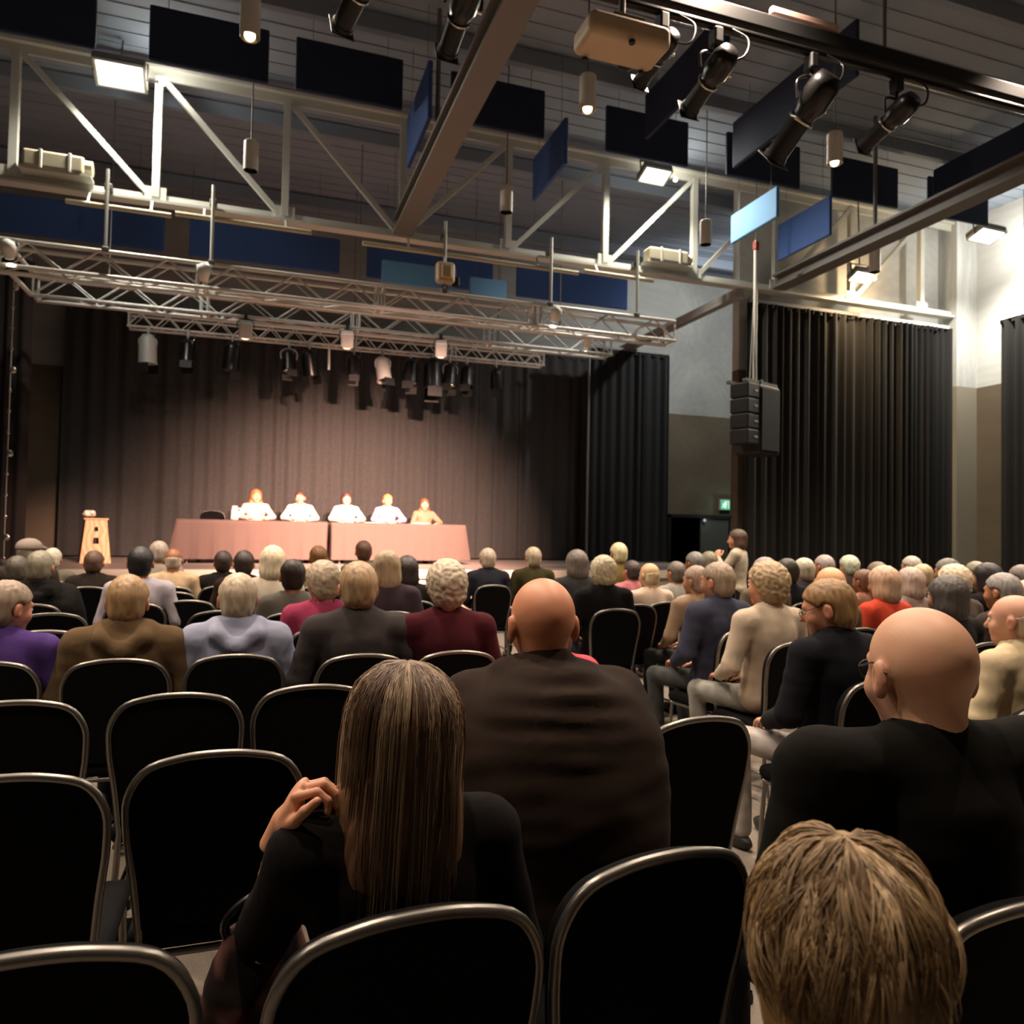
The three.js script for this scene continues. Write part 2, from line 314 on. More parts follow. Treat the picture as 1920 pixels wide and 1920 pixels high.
// ---------------------------------------------------------------- lamps
const WARM = 0xffe6cf, FLOODC = 0xfff8ea;
function pendant(x, z, on, label) {
  const t = thing('pendant_lamp', label, 'lamp', [x, 6.02, z], 0, 'cylinder pendants in a grid under the roof');
  const m = M.white;
  part('shade', lathe([[0.085, 0], [0.09, 0.005], [0.09, 0.36], [0.08, 0.375], [0, 0.38]], 24), m, t);
  part('inner_reflector', lathe([[0.084, 0.002], [0.07, 0.1], [0.0, 0.13]], 24), M.blackGloss, t);
  part('stem', rod([0, 0.38, 0], [0, CEIL - 6.02, 0], 0.009, 8), M.steelDark, t);
  part('ceiling_rose', lathe([[0.05, 0], [0.05, 0.03], [0, 0.04]], 16).translate(0, CEIL - 6.02 - 0.06, 0), M.white, t);
  if (on) {
    part('bulb', new THREE.SphereGeometry(0.05, 16, 12).translate(0, 0.02, 0), glow(0xffcf98, 9), t);
    spot(t, [0, -0.04, 0], [0, -5, 0], WARM, HOUSE * on, 1.0, 0.7, 3);
  } else part('bulb', new THREE.SphereGeometry(0.05, 16, 12).translate(0, 0.07, 0), M.black, t);
  return t;
}
const colName = ['far left', 'left', 'middle', 'right', 'far right'], rowName = ['unlit row nearest the stage', 'glowing second row from the stage', 'unseen third row from the stage', 'unseen fourth row from the stage', 'row behind the camera'];
[-10.05, -7.3, -4.5, -1.7, 1.1].forEach((z, r) => [-3.45, -0.15, 3.25, 6.5, 9.8].forEach((x, c) => pendant(x, z, [0, 1, 0.85, 0.52, 0][r], 'pale cylinder pendant lamp, ' + colName[c] + ' in the ' + rowName[r])));  // third and fourth rows are out of view, placed to light the nearer seats
function flood(label, x, y, z, dir, color, w, cd) {
  const t = thing('floodlight', label, 'lamp', [x, y, z]);
  const q = new THREE.Quaternion().setFromUnitVectors(V(0, 0, 1), V(...dir).normalize()), turn = (g) => g.applyQuaternion(q);
  part('housing', turn(rbox(w, w * 0.72, 0.12, 0.04, 0, 0, -0.07, 3)), M.steelDark, t);
  part('bezel', turn(new THREE.TorusGeometry(1, 0.09, 8, 4, Math.PI * 2).rotateZ(Math.PI / 4).scale(w * 0.64, w * 0.46, 0.25).translate(0, 0, 0.0)), M.steel, t);
  part('glass', turn(rbox(w * 0.84, w * 0.58, 0.03, 0.014, 0, 0, 0.0)), glow(color, 16), t);
  part('bracket', [rod([-w * 0.5, 0, 0], [-w * 0.5, 0.25, -0.05], 0.014), rod([w * 0.5, 0, 0], [w * 0.5, 0.25, -0.05], 0.014), rod([-w * 0.5, 0.25, -0.05], [w * 0.5, 0.25, -0.05], 0.014), rod([0, 0.25, -0.05], [0, CEIL - y - 0.04, -0.1], 0.014)], M.steelDark, t);
  part('side_fill_bulb', new THREE.SphereGeometry(0.04, 14, 10).translate(w * 0.78, 0.02, -0.02), glow(color, 10), t);  // seen beside the left flood; added on the others to brighten ceiling and walls
  part('bulb_holder', rod([w * 0.5, 0.03, -0.03], [w * 0.75, 0.02, -0.02], 0.018, 8), M.steelDark, t);
  const pl = new THREE.PointLight(color, cd * (cd > FLOOD ? 0.1 : cd < FLOOD * 0.7 ? 0.2 : 0.04), 0, 2); pl.position.set(w * 0.78, 0.02, -0.02); pl.castShadow = true; pl.shadow.radius = 3; t.add(pl);
  const f = V(0, 0, 0.08).applyQuaternion(q), a = V(0, 0, 4).applyQuaternion(q);
  spot(t, f.toArray(), a.toArray(), color, cd, 1.45, 0.5, 5);
}
flood('dazzling floodlight at the upper left, on the roof truss', -1.87, 7.62, -11.35, [0.05, -0.95, 0.3], FLOODC, 0.66, FLOOD);
flood('bright floodlight right of the middle, on the roof truss', 6.3, 7.62, -11.3, [-0.05, -0.95, 0.3], FLOODC, 0.52, FLOOD);
flood('bright floodlight in front of the white right wall', 12.75, 7.2, -10.4, [-0.1, -0.95, 0.25], 0xfff9ee, 0.56, FLOOD * 1.4);
flood('unseen floodlight over the side of the stage, placed to light the grey back wall', 9.7, 7.3, -13.0, [0.2, -0.65, -0.75], 0xf2f2f0, 0.4, FLOOD * 0.9);  // out of view behind the side wall, placed to light the back wall
flood('warm floodlight just above the hall curtain track', 10.7, 6.45, -11.3, [-0.1, -0.9, 0.35], 0xffd9a6, 0.42, FLOOD * 0.5);

// theatre spotlights: the body points along -Z of its own frame
function aim(pos, target) { const d = V(...target).sub(V(...pos)).normalize(); const m = new THREE.Matrix4().lookAt(V(0, 0, 0), d, V(0, 1, 0)); return new THREE.Quaternion().setFromRotationMatrix(m); }
function profileSpot(label, x, target, k, lit, angle = 0.36) {
  const y = 5.12, z = -4.63;
  const t = thing('stage_spotlight', label, 'spotlight', [x, y, z]);
  const c = [0, -0.36 * k, 0], q = aim([x, y + c[1], z], target), put = (g) => g.scale(k, k, k).applyQuaternion(q).translate(...c);
  part('clamp', [rbox(0.07, 0.12, 0.1, 0.015, 0, -0.02, 0), rod([0, -0.08, 0], [0, -0.14, 0], 0.015)], M.black, t);
  const side = V(1, 0, 0).applyQuaternion(q), s = 0.17 * k;
  part('yoke', tube([[side.x * s, c[1], side.z * s], [side.x * s, c[1] + 0.14 * k, side.z * s], [0, -0.13, 0], [-side.x * s, c[1] + 0.14 * k, -side.z * s], [-side.x * s, c[1], -side.z * s]], 0.011, 28, 8), M.blackGloss, t);
  part('body', put(lathe([[0, -0.24], [0.09, -0.24], [0.125, -0.16], [0.13, 0], [0.1, 0.06], [0.095, 0.1]], 20).rotateX(-Math.PI / 2)), M.blackGloss, t);
  part('lens_tube', put(lathe([[0.085, 0.08], [0.09, 0.1], [0.09, 0.42], [0.1, 0.42], [0.1, 0.46], [0.084, 0.46], [0.082, 0.44]], 20).rotateX(-Math.PI / 2)), M.black, t);
  part('ring', put(new THREE.TorusGeometry(0.1, 0.012, 8, 24).translate(0, 0, -0.12)), M.chrome, t);
  part('lens', put(lathe([[0, 0.43], [0.05, 0.427], [0.082, 0.41]], 20).rotateX(-Math.PI / 2)), lit ? glow(WARM, 6) : M.blackGloss, t);
  part('gel_frame', put(rbox(0.22, 0.22, 0.012, 0.005, 0, 0, -0.47)), M.blackGloss, t);
  part('focus_knob', put(rod([0.13, 0, 0], [0.18, 0, 0], 0.018, 10)), M.chrome, t);
  part('cable', tube([[0.02, c[1] + 0.05, 0.05], [0.13, -0.22, 0.14], [0.2, -0.05, 0.1], [0.12, 0.05, 0.03]], 0.009, 24, 6), k > 1.1 ? M.cream : M.blackGloss, t);
  if (lit) { const d = V(0, 0, -0.56 * k).applyQuaternion(q).add(V(...c)); spot(t, d.toArray(), V(...target).sub(V(x, y, z)).toArray(), 0xffc6b0, FRONT * lit, angle, 0.8, 3); }
}
{
  const t = thing('lighting_bar', 'black horizontal lighting bar close overhead carrying the stage spotlights', 'lighting bar', [0, 5.14, -4.63]);
  part('pipe', rod([-4, 0.04, 0], [11.5, 0.04, 0], 0.032, 12), M.blackGloss, t);
  part('cable_tray', rbox(15.4, 0.13, 0.09, 0.02, 3.75, 0.17, -0.02), M.black, t);
  part('pale_strip', rbox(0.62, 0.06, 0.05, 0.015, 3.85, 0.29, -0.02), std(0xd8b3a6, 0.6), t, 'pale pink strip');  // pale pink strut above the cable tray
  for (const x of [-3.4, 0.2, 4.6, 8.0, 11.2]) part('drop_rod', rod([x, 0.2, 0], [x, CEIL - 5.14, 0], 0.014, 8), M.steelDark, t);
}
profileSpot('black stage spotlight at the top edge, left of the roof beam', 0.55, [-2.45, 1.3, -14], 0.72, 0.36, 0.17);
profileSpot('black stage spotlight near the top, beside the roof beam', 1.18, [0.4, 1.3, -14.2], 0.72, 0.5);
profileSpot('black stage spotlight partly behind the beige projector', 2.62, [1.6, 1.6, -14.3], 0.6, 0.9);
profileSpot('black stage spotlight right of the beige projector', 3.06, [2.6, 1.6, -14.3], 0.75, 1.5);
profileSpot('largest black stage spotlight with a curling pale cable', 3.9, [2.7, 0.6, -9.6], 0.95, 0);
profileSpot('black stage spotlight furthest right on the lighting bar', 4.72, [3.8, 1.4, -14.5], 0.72, 0);
{
  const t = thing('projector', 'beige ceiling projector hanging under the big roof beam', 'projector', [2.12, 4.52, -4.25]);
  part('casing', rbox(0.56, 0.15, 0.3, 0.05, 0, 0.1, 0, 4), M.projector, t);
  part('lens', lathe([[0, 0], [0.05, 0], [0.055, 0.05], [0.045, 0.06]], 18).rotateX(-Math.PI / 2).translate(0.12, 0.1, -0.15), M.blackGloss, t);
  part('foot', [rod([-0.2, 0, -0.12], [-0.2, 0.02, -0.12], 0.02), rod([0.2, 0, -0.12], [0.2, 0.02, -0.12], 0.02), rod([0, 0, 0.14], [0, 0.02, 0.14], 0.02)], M.black, t);
  const vents = []; for (let i = 0; i < 7; i++) vents.push(rbox(0.004, 0.09, 0.02, 0.0015, 0.281, 0.1, -0.12 + i * 0.035)); part('vent', vents, M.steelDark, t);
  part('mount', [rod([0, 0.18, 0], [0, 1.58, 0], 0.022), rbox(0.22, 0.02, 0.22, 0.005, 0, 0.195, 0)], M.steelDark, t);
}
// par cans on the small stage truss
const canWords = ['first', 'second', 'third', 'fourth', 'fifth', 'sixth', 'seventh', 'eighth', 'ninth', 'tenth', 'eleventh', 'twelfth'];
[-1.85, -1.2, -0.45, 0.55, 0.92, 1.75, 2.3, 2.85, 3.3, 3.65, 4.0, 4.62].forEach((x, i) => {
  const lit = [3, 5, 7, 9].includes(i), len = i === 8 ? 1.7 : rr(1.1, 1.4), z = -14.72;
  const t = thing('par_can', canWords[i] + ' stage lamp from the left under the small lamp truss', 'stage lamp', [x, 4.98, z], 0, 'lamps on the small stage truss');
  const c = [0, -0.3, 0], tgt = lit ? [x * 0.8 + 0.3, 1.4, -14.1] : [x + rr(-0.6, 0.6), 1.2, -14.6 + rr(-0.6, 0.8)], q = aim([x, 4.68, z], tgt), put = (g) => g.scale(len, len, len).applyQuaternion(q).translate(...c);
  part('clamp', [rbox(0.05, 0.13, 0.07, 0.012, 0, 0.02, -0.05), rod([0, -0.04, 0], [0, -0.1, 0], 0.012)], M.aluDull, t);
  part('yoke', tube([[-0.14, -0.3, 0], [-0.14, -0.16, 0], [0, -0.09, 0], [0.14, -0.16, 0], [0.14, -0.3, 0]], 0.009, 20, 6), i % 3 === 0 ? M.aluDull : M.black, t);
  part('can', put(lathe([[0, -0.16], [0.06, -0.16], [0.105, -0.08], [0.11, 0.2], [0.118, 0.2], [0.118, 0.215], [0.1, 0.215], [0.1, 0.18]], 18).rotateX(-Math.PI / 2)), i % 6 === 0 ? M.aluDull : M.blackGloss, t);
  part('lens', put(lathe([[0, 0.165], [0.1, 0.15]], 18).rotateX(-Math.PI / 2)), lit ? glow(0xffd0a8, 4) : M.black, t);
  for (const s of [-1, 1]) part('barn_door', put(rbox(0.17, 0.012, 0.12, 0.004, 0, s * 0.115, -0.27)), M.black, t);
  part('safety_cable', tube([[0.04, 0.06, -0.03], [0.12, -0.05, 0.04], [0.06, -0.22, 0.08]], 0.004, 14, 5), M.chrome, t);
  if (lit) { const d = V(0, 0, -0.3 * len).applyQuaternion(q).add(V(...c)); spot(t, d.toArray(), V(...tgt).sub(V(x, 4.98, z)).toArray(), 0xffc8b4, BACK, 0.5, 0.8, 3); }
});
tag(mesh('white_tube', [rod([1.28, 4.55, -14.72], [1.28, 4.98, -14.72], 0.022, 10), rod([1.28, 4.97, -14.72], [1.28, 5.06, -14.78], 0.01)], M.white), 'short white tube hanging straight down from the lamp truss', 'tube');
for (const [x, l] of [[-0.75, 'small lamp with silver cap on the left of the front truss'], [4.55, 'bright small flood on the right part of the front truss'], [5.75, 'small silver lamp near the right end of the rear truss'], [-3.1, 'small bright lamp at the left end of the front truss']]) {
  const t = thing('truss_lamp', l, 'stage lamp', [x, 4.98, x > 5 ? -12.8 : -11.42]);
  part('can', lathe([[0, 0], [0.06, 0], [0.09, 0.12], [0.085, 0.2], [0.03, 0.24], [0, 0.24]], 16).rotateX(0.7), M.white, t);
  part('bracket', tube([[-0.09, 0.08, 0.02], [-0.09, 0.2, 0], [0, 0.27, -0.06], [0.09, 0.2, 0], [0.09, 0.08, 0.02]], 0.008, 16, 6), M.chrome, t);
  const lensOn = x > 4 || x < -3; part('lens', new THREE.CircleGeometry(0.058, 16).rotateX(Math.PI / 2).translate(0, -0.002, 0).rotateX(0.7), lensOn ? glow(0xfff2dc, 3) : M.blackGloss, t);
  if (lensOn) spot(t, [0, -0.06, -0.03], [0.2, -3, -1.6], 0xffe6cc, TRUSS * 0.12, 0.8, 0.7, 2);
}
// lamps added under the rear truss to brighten the panel
[-0.2, 1.4, 3.0].forEach((x, i) => {
  const t = thing('added_fresnel_lamp', ['left', 'middle', 'right'][i] + ' added compact fresnel lamp under the second truss, lighting the panel', 'stage lamp', [x, 4.86, -12.8]);
  const tgt = [x * 1.15 - 0.1, 1.55, -14.5], q = aim([x, 4.66, -12.8], tgt), put = (g) => g.applyQuaternion(q).translate(0, -0.2, 0);
  part('housing', put(rbox(0.2, 0.22, 0.26, 0.03, 0, 0, 0.03)), M.aluDull, t);
  part('lens', put(lathe([[0, 0.02], [0.05, 0.015], [0.08, 0]], 18).rotateX(-Math.PI / 2).translate(0, 0, -0.11)), glow(0xffd2aa, 4), t);
  part('yoke', tube([[-0.12, -0.2, 0], [-0.12, -0.06, 0], [0, 0.0, 0], [0.12, -0.06, 0], [0.12, -0.2, 0]], 0.009, 20, 6), M.black, t);
  part('clamp', rbox(0.05, 0.1, 0.08, 0.012, 0, 0.03, -0.02), M.black, t);
  const d = V(0, 0, -0.18).applyQuaternion(q).add(V(0, -0.2, 0));
  spot(t, d.toArray(), V(...tgt).sub(V(x, 4.86, -12.8)).toArray(), 0xffc8b4, TRUSS, 0.42, 0.9, 3);
});

// ---------------------------------------------------------------- loudspeaker, exit sign, door lamp
{
  const t = thing('hanging_loudspeaker', 'black loudspeaker cluster hanging on a pole before the hall curtain', 'loudspeaker', [8.1, 2.9, -11.0], 0.35);
  part('main_cabinet', rbox(0.62, 1.18, 0.5, 0.04, 0.12, 0.62, 0, 3), M.black, t);
  part('grille', rbox(0.54, 1.06, 0.03, 0.012, 0.12, 0.62, 0.255), std(0x090909, 0.8), t);
  for (let i = 0; i < 4; i++) {
    const c = part('side_cabinet', rbox(0.34, 0.24, 0.36, 0.02, -0.34, 0.3 + i * 0.26, 0.06), M.black, t);
    part('badge', rbox(0.1, 0.03, 0.01, 0.003, -0.28, 0.3 + i * 0.26, 0.245), M.aluDull, c);
  }
  part('top_frame', [box(-0.5, 0.42, 1.22, 1.27, -0.2, -0.12), box(-0.5, 0.42, 1.22, 1.27, 0.12, 0.2), box(-0.1, -0.04, 1.2, 1.29, -0.22, 0.22)], M.steelDark, t);
  for (const s of [-0.12, 0.1]) part('cable', rod([s, 1.25, 0], [s * 0.2, 2.6, 0], 0.008, 6), M.steel, t);
  part('pole', rod([0, 1.25, 0.02], [0, 3.75, 0.02], 0.035, 12), M.steel, t);
  part('connector', rbox(0.09, 0.16, 0.09, 0.02, 0, 3.66, 0.02), M.red, t);
  part('suspension', rod([0, 3.72, 0.02], [0, CEIL - 2.9, 0.02], 0.01, 6), M.steelDark, t);
}
{ // exit sign: green field, white door and running figure
  const c = document.createElement('canvas'); c.width = 256; c.height = 256; const g = c.getContext('2d');
  g.fillStyle = '#4fae86'; g.fillRect(0, 0, 256, 256); g.fillStyle = '#eafff4'; g.fillRect(128, 34, 100, 188);
  g.fillStyle = '#4fae86'; g.fillRect(146, 50, 66, 172); g.fillStyle = '#eafff4'; g.beginPath(); g.arc(118, 66, 19, 0, 7); g.fill();
  g.strokeStyle = '#eafff4'; g.lineWidth = 24; g.lineCap = 'round';
  for (const l of [[[112, 98], [96, 150]], [[96, 150], [134, 176], [122, 214]], [[94, 152], [70, 186], [36, 190]], [[112, 100], [150, 116], [166, 100]], [[108, 100], [72, 108], [58, 136]]]) { g.beginPath(); g.moveTo(...l[0]); l.slice(1).forEach((p) => g.lineTo(...p)); g.stroke(); }
  const tex = new THREE.CanvasTexture(c); tex.colorSpace = THREE.SRGBColorSpace;
  const t = thing('exit_sign', 'small lit green exit sign with a running figure on the grey wall', 'exit sign', [11.62, 2.22, -16.9]);
  part('case', rbox(0.3, 0.28, 0.08, 0.015, 0, 0.14, -0.05), M.white, t);
  part('face', new THREE.PlaneGeometry(0.27, 0.25).translate(0, 0.14, -0.008), new THREE.MeshStandardMaterial({ color: 0x111111, emissive: 0xffffff, emissiveMap: tex, emissiveIntensity: 1.1 }), t);
  const l = new THREE.PointLight(0xbfffe0, 0.25, 0, 2); l.position.set(0, 0.14, 0.06); l.castShadow = true; t.add(l);
  const w = thing('wall_light', 'tiny pale round light beside the dark doorway', 'lamp', [11.0, 1.94, -16.94]);
  part('base', lathe([[0, 0], [0.05, 0], [0.05, 0.02], [0.04, 0.025]], 16).rotateX(Math.PI / 2), M.steelDark, w);
  part('dome', new THREE.SphereGeometry(0.045, 16, 10).scale(1, 1, 0.6).translate(0, 0, 0.03), glow(0xdfe4e0, 0.35), w);
  const p = new THREE.PointLight(0xe6ece6, 0.05, 0, 2); p.position.set(0, 0, 0.09); p.castShadow = true; w.add(p);
}

// ---------------------------------------------------------------- the panel's tables
const TZ = -14.35, TW = 2.5;
[[0.02, 'left-hand'], [2.58, 'right-hand']].forEach(([cx, w], k) => {
  const x0 = cx - TW / 2, y = STAGE + 0.75;
  const t = thing('folding_table', w + ' long folding table on the stage, under its hanging cloth', 'table', [cx, STAGE, TZ], 0, 'panel tables');
  part('tabletop', rbox(TW - 0.06, 0.035, 0.7, 0.01, 0, 0.725, 0), M.wood, t);
  for (const sx of [-1, 1]) for (const sz of [-1, 1]) part('leg', rod([sx * 1.08, 0, sz * 0.27], [sx * 1.02, 0.71, sz * 0.27], 0.014, 8), M.steelDark, t);
  // cloth: a top and four skirts that flare a little and fall in soft folds; two cloths overlap on the left table
  const P = [], I = [], nx = 60, ny = 10, ring = [];
  const W2 = TW / 2, D2 = 0.37;
  for (let i = 0; i < nx; i++) ring.push([-W2 + TW * i / nx, D2, 0, 1]);
  for (let i = 0; i < 16; i++) ring.push([W2, D2 - 2 * D2 * i / 16, 1, 0]);
  for (let i = 0; i < nx; i++) ring.push([W2 - TW * i / nx, -D2, 0, -1]);
  for (let i = 0; i < 16; i++) ring.push([-W2, -D2 + 2 * D2 * i / 16, -1, 0]);
  const n = ring.length;
  for (let j = 0; j <= ny; j++) for (let i = 0; i < n; i++) {
    const [x, z, ax, az] = ring[i], f = j / ny, outer = (ax < 0 && k === 0) || (ax > 0 && k === 1);
    const fl = f * (ax ? (outer ? 0.13 : 0.0) : 0.035) + f * 0.016 * Math.sin(i * 0.9 + k) + f * 0.01 * Math.sin(i * 2.3);
    const ex = ((k === 0 && x < -W2 + 0.01) || (k === 1 && x > W2 - 0.01)) && !ax ? Math.sign(x) * 0.13 * f : 0;
    P.push(x + ax * fl + ex, 0.752 - f * 0.675, z + az * fl + (ax && Math.abs(z) > D2 - 0.01 ? 0 : 0));
  }
  for (let j = 0; j < ny; j++) for (let i = 0; i < n; i++) { const a = j * n + i, b = j * n + (i + 1) % n; I.push(a, a + n, b, b, a + n, b + n); }
  const c0 = P.length / 3; P.push(0, 0.754, 0); for (let i = 0; i < n; i++) I.push(c0, i, (i + 1) % n);
  const outerCount = P.length / 3; for (let i = 0; i < outerCount; i++) { P.push(P[i * 3] * 0.996, P[i * 3 + 1] - 0.006, P[i * 3 + 2] * 0.985); }
  const m = I.length; for (let i = 0; i < m; i += 3) I.push(I[i] + outerCount, I[i + 2] + outerCount, I[i + 1] + outerCount);
  const g = new THREE.BufferGeometry(); g.setAttribute('position', new THREE.Float32BufferAttribute(P, 3)); g.setIndex(I); g.computeVertexNormals();
  const uv = []; for (let i = 0; i < P.length; i += 3) uv.push(P[i] + P[i + 2], P[i + 1]); g.setAttribute('uv', new THREE.Float32BufferAttribute(uv, 2));
  const c = mesh('tablecloth', g, M.cloth); c.position.set(cx, STAGE, TZ);
  tag(c, 'plain taupe cloth hanging to the floor over the ' + w + ' panel table', 'tablecloth', 'panel tablecloths');
});
{ const t = thing('water_jug', 'tall white jug on the panel table near its left end', 'jug', [-0.32, STAGE + 0.756, TZ - 0.12]);
  part('jug_body', lathe([[0, 0], [0.06, 0], [0.068, 0.03], [0.06, 0.17], [0.045, 0.22], [0.05, 0.25], [0.042, 0.25], [0.035, 0.2]], 20), M.white, t);
  part('handle', tube([[0.055, 0.21, 0], [0.11, 0.2, 0], [0.11, 0.09, 0], [0.062, 0.06, 0]], 0.009, 16, 6), M.white, t); }
{ const t = thing('paper_sheets', 'white papers lying before the panel member with long brown hair', 'paper', [3.02, STAGE + 0.757, TZ + 0.05], 0.1);
  for (let i = 0; i < 3; i++) part('sheet', rbox(0.3, 0.004, 0.21, 0.0015, i * 0.05 - 0.05, 0.003 + i * 0.005, -i * 0.02, 1).rotateY(i * 0.08), M.paper, t); }
{ const t = thing('paper_sheets', 'white papers on the panel table before the man in pale lilac', 'paper', [2.1, STAGE + 0.757, TZ + 0.06], -0.1);
  for (let i = 0; i < 2; i++) part('sheet', rbox(0.3, 0.004, 0.21, 0.0015, i * 0.03, 0.003 + i * 0.005, 0, 1).rotateY(i * 0.1), M.paper, t); }
{ // tapered wooden stand with two openings, white flowers on top
  const t = thing('wooden_stand', 'tapered light wood stand with two openings at the left of the stage', 'lectern', [-2.45, STAGE, -14.0], 0.25);
  const s = new THREE.Shape([[-0.22, 0], [0.22, 0], [0.15, 0.7], [-0.15, 0.7]].map((p) => new THREE.Vector2(...p)));
  for (const [y, r] of [[0.36, 0.05], [0.55, 0.036]]) { const h = new THREE.Path(); h.moveTo(-r, y - r); h.lineTo(r, y - r); h.lineTo(r * 0.75, y + r * 1.1); h.lineTo(-r * 0.75, y + r * 1.1); h.closePath(); s.holes.push(h); }
  const pan = () => new THREE.ExtrudeGeometry(s, { depth: 0.025, bevelEnabled: true, bevelSize: 0.004, bevelThickness: 0.004, bevelSegments: 2 });
  part('front_panel', pan().rotateX(-0.09).translate(0, 0, 0.2), M.wood, t);
  part('back_panel', pan().rotateX(0.09).translate(0, 0, -0.2), M.woodDark, t);
  for (const sx of [-1, 1]) part('side_panel', bar([sx * 0.21, 0.01, 0], [sx * 0.145, 0.69, 0], 0.022, 0.27), M.woodDark, t);
  part('top_board', rbox(0.36, 0.03, 0.34, 0.01, 0, 0.715, 0.01), M.wood, t);
  part('shelf', rbox(0.36, 0.02, 0.3, 0.005, 0, 0.24, 0), M.woodDark, t);
  const f = thing('flower_bunch', 'small bunch of white flowers lying on the wooden stand', 'flowers', [-2.53, STAGE + 0.73, -13.96]);
  for (let i = 0; i < 7; i++) { const a = i * 0.9, x = Math.cos(a) * 0.09 * (0.4 + (i % 3) * 0.35), z = Math.sin(a) * 0.06; const b = part('blossom', new THREE.IcosahedronGeometry(0.052, 1).scale(1, 0.75, 1).translate(x, 0.06 + (i % 2) * 0.03, z), M.paper, f); part('stalk', rod([x, 0.05, z], [x * 0.3 + 0.06, 0.008, z * 0.3], 0.004, 5), std(0x4a5a34, 0.8), b); }
}

// ---------------------------------------------------------------- chairs
const chairGeo = (() => {
  const zb = (y) => 0.19 + (y - 0.45) * 0.16, R = 0.0108;
  const half = [[0.178, 0.45], [0.192, 0.6], [0.208, 0.74], [0.205, 0.83], [0.165, 0.893], [0.09, 0.917], [0, 0.924]];
  const hoopPts = [...half.map(([x, y]) => [x, y, zb(y)]), ...half.slice(0, -1).reverse().map(([x, y]) => [-x, y, zb(y)])];
  const hoop = tube(hoopPts, R, 56, 10);
  const inner = half.map(([x, y]) => [Math.max(x - 0.006, 0), y > 0.88 ? y - 0.006 : y]);
  const s = new THREE.Shape(); s.moveTo(-0.172, 0.475); s.lineTo(0.172, 0.475);
  s.splineThru([...inner.slice(1).map((p) => new THREE.Vector2(...p)), ...inner.slice(1, -1).reverse().map((p) => new THREE.Vector2(-p[0], p[1])), new THREE.Vector2(-0.172, 0.475)]);
  const back = new THREE.ExtrudeGeometry(s, { depth: 0.022, bevelEnabled: true, bevelSize: 0.008, bevelThickness: 0.012, bevelSegments: 3, curveSegments: 8 });
  back.translate(0, 0, -0.026); const p = back.attributes.position;
  for (let i = 0; i < p.count; i++) { const x = p.getX(i), y = p.getY(i); p.setZ(i, p.getZ(i) + zb(y) + 0.0 - 0.012 * Math.sin(Math.min(1, Math.max(0, (y - 0.48) / 0.4)) * Math.PI) * (1 - Math.min(1, (x / 0.2) ** 2))); }
  back.computeVertexNormals(); uvScale(back, 3);
  const seat = rbox(0.42, 0.065, 0.43, 0.03, 0, 0.437, -0.02, 4);
  const frame = [rod([-0.19, 0.395, -0.21], [0.19, 0.395, -0.21], 0.01), rod([-0.19, 0.395, 0.18], [0.19, 0.395, 0.18], 0.01), rod([-0.19, 0.395, -0.21], [-0.19, 0.395, 0.18], 0.01), rod([0.19, 0.395, -0.21], [0.19, 0.395, 0.18], 0.01)];
  const legs = [-1, 1].map((s) => tube([[s * 0.178, 0.45, 0.19], [s * 0.185, 0.3, 0.2], [s * 0.2, 0.015, 0.27]], R, 10, 8)).concat([-1, 1].map((s) => tube([[s * 0.19, 0.4, -0.2], [s * 0.195, 0.2, -0.215], [s * 0.2, 0.015, -0.225]], R, 8, 8)));
  const str = [rod([-0.19, 0.2, -0.215], [-0.19, 0.2, 0.222], 0.008), rod([0.19, 0.2, -0.215], [0.19, 0.2, 0.222], 0.008)];
  const feet = [[-0.2, 0.27], [0.2, 0.27], [-0.2, -0.225], [0.2, -0.225]].map(([x, z]) => lathe([[0, 0], [0.016, 0], [0.017, 0.02], [0.0135, 0.035]], 10).translate(x, 0, z));
  return { hoop, back, seat, frame: merge(frame), legs, str, feet };
})();
const chairProto = new THREE.Group();
{
  const t = chairProto, g = chairGeo;
  part('backrest', g.back, M.chairFabric, t); part('back_frame', g.hoop, M.chairFrame, t); part('seat', g.seat, M.chairFabric, t); part('seat_frame', g.frame, M.chairFrame, t);
  g.legs.forEach((l, i) => { const m = part('leg', l, M.chairFrame, t); part('foot', g.feet[[0, 1, 2, 3][i]], M.black, m); });
  g.str.forEach((l) => part('stretcher', l, M.chairFrame, t));
}
function chair(x, z, yawDeg, label, group) {
  const c = chairProto.clone(); c.name = numbered('banquet_chair'); scene.add(c);
  c.position.set(x, 0, z); c.rotation.y = yawDeg * D2R;
  return tag(c, label, 'chair', group);
}

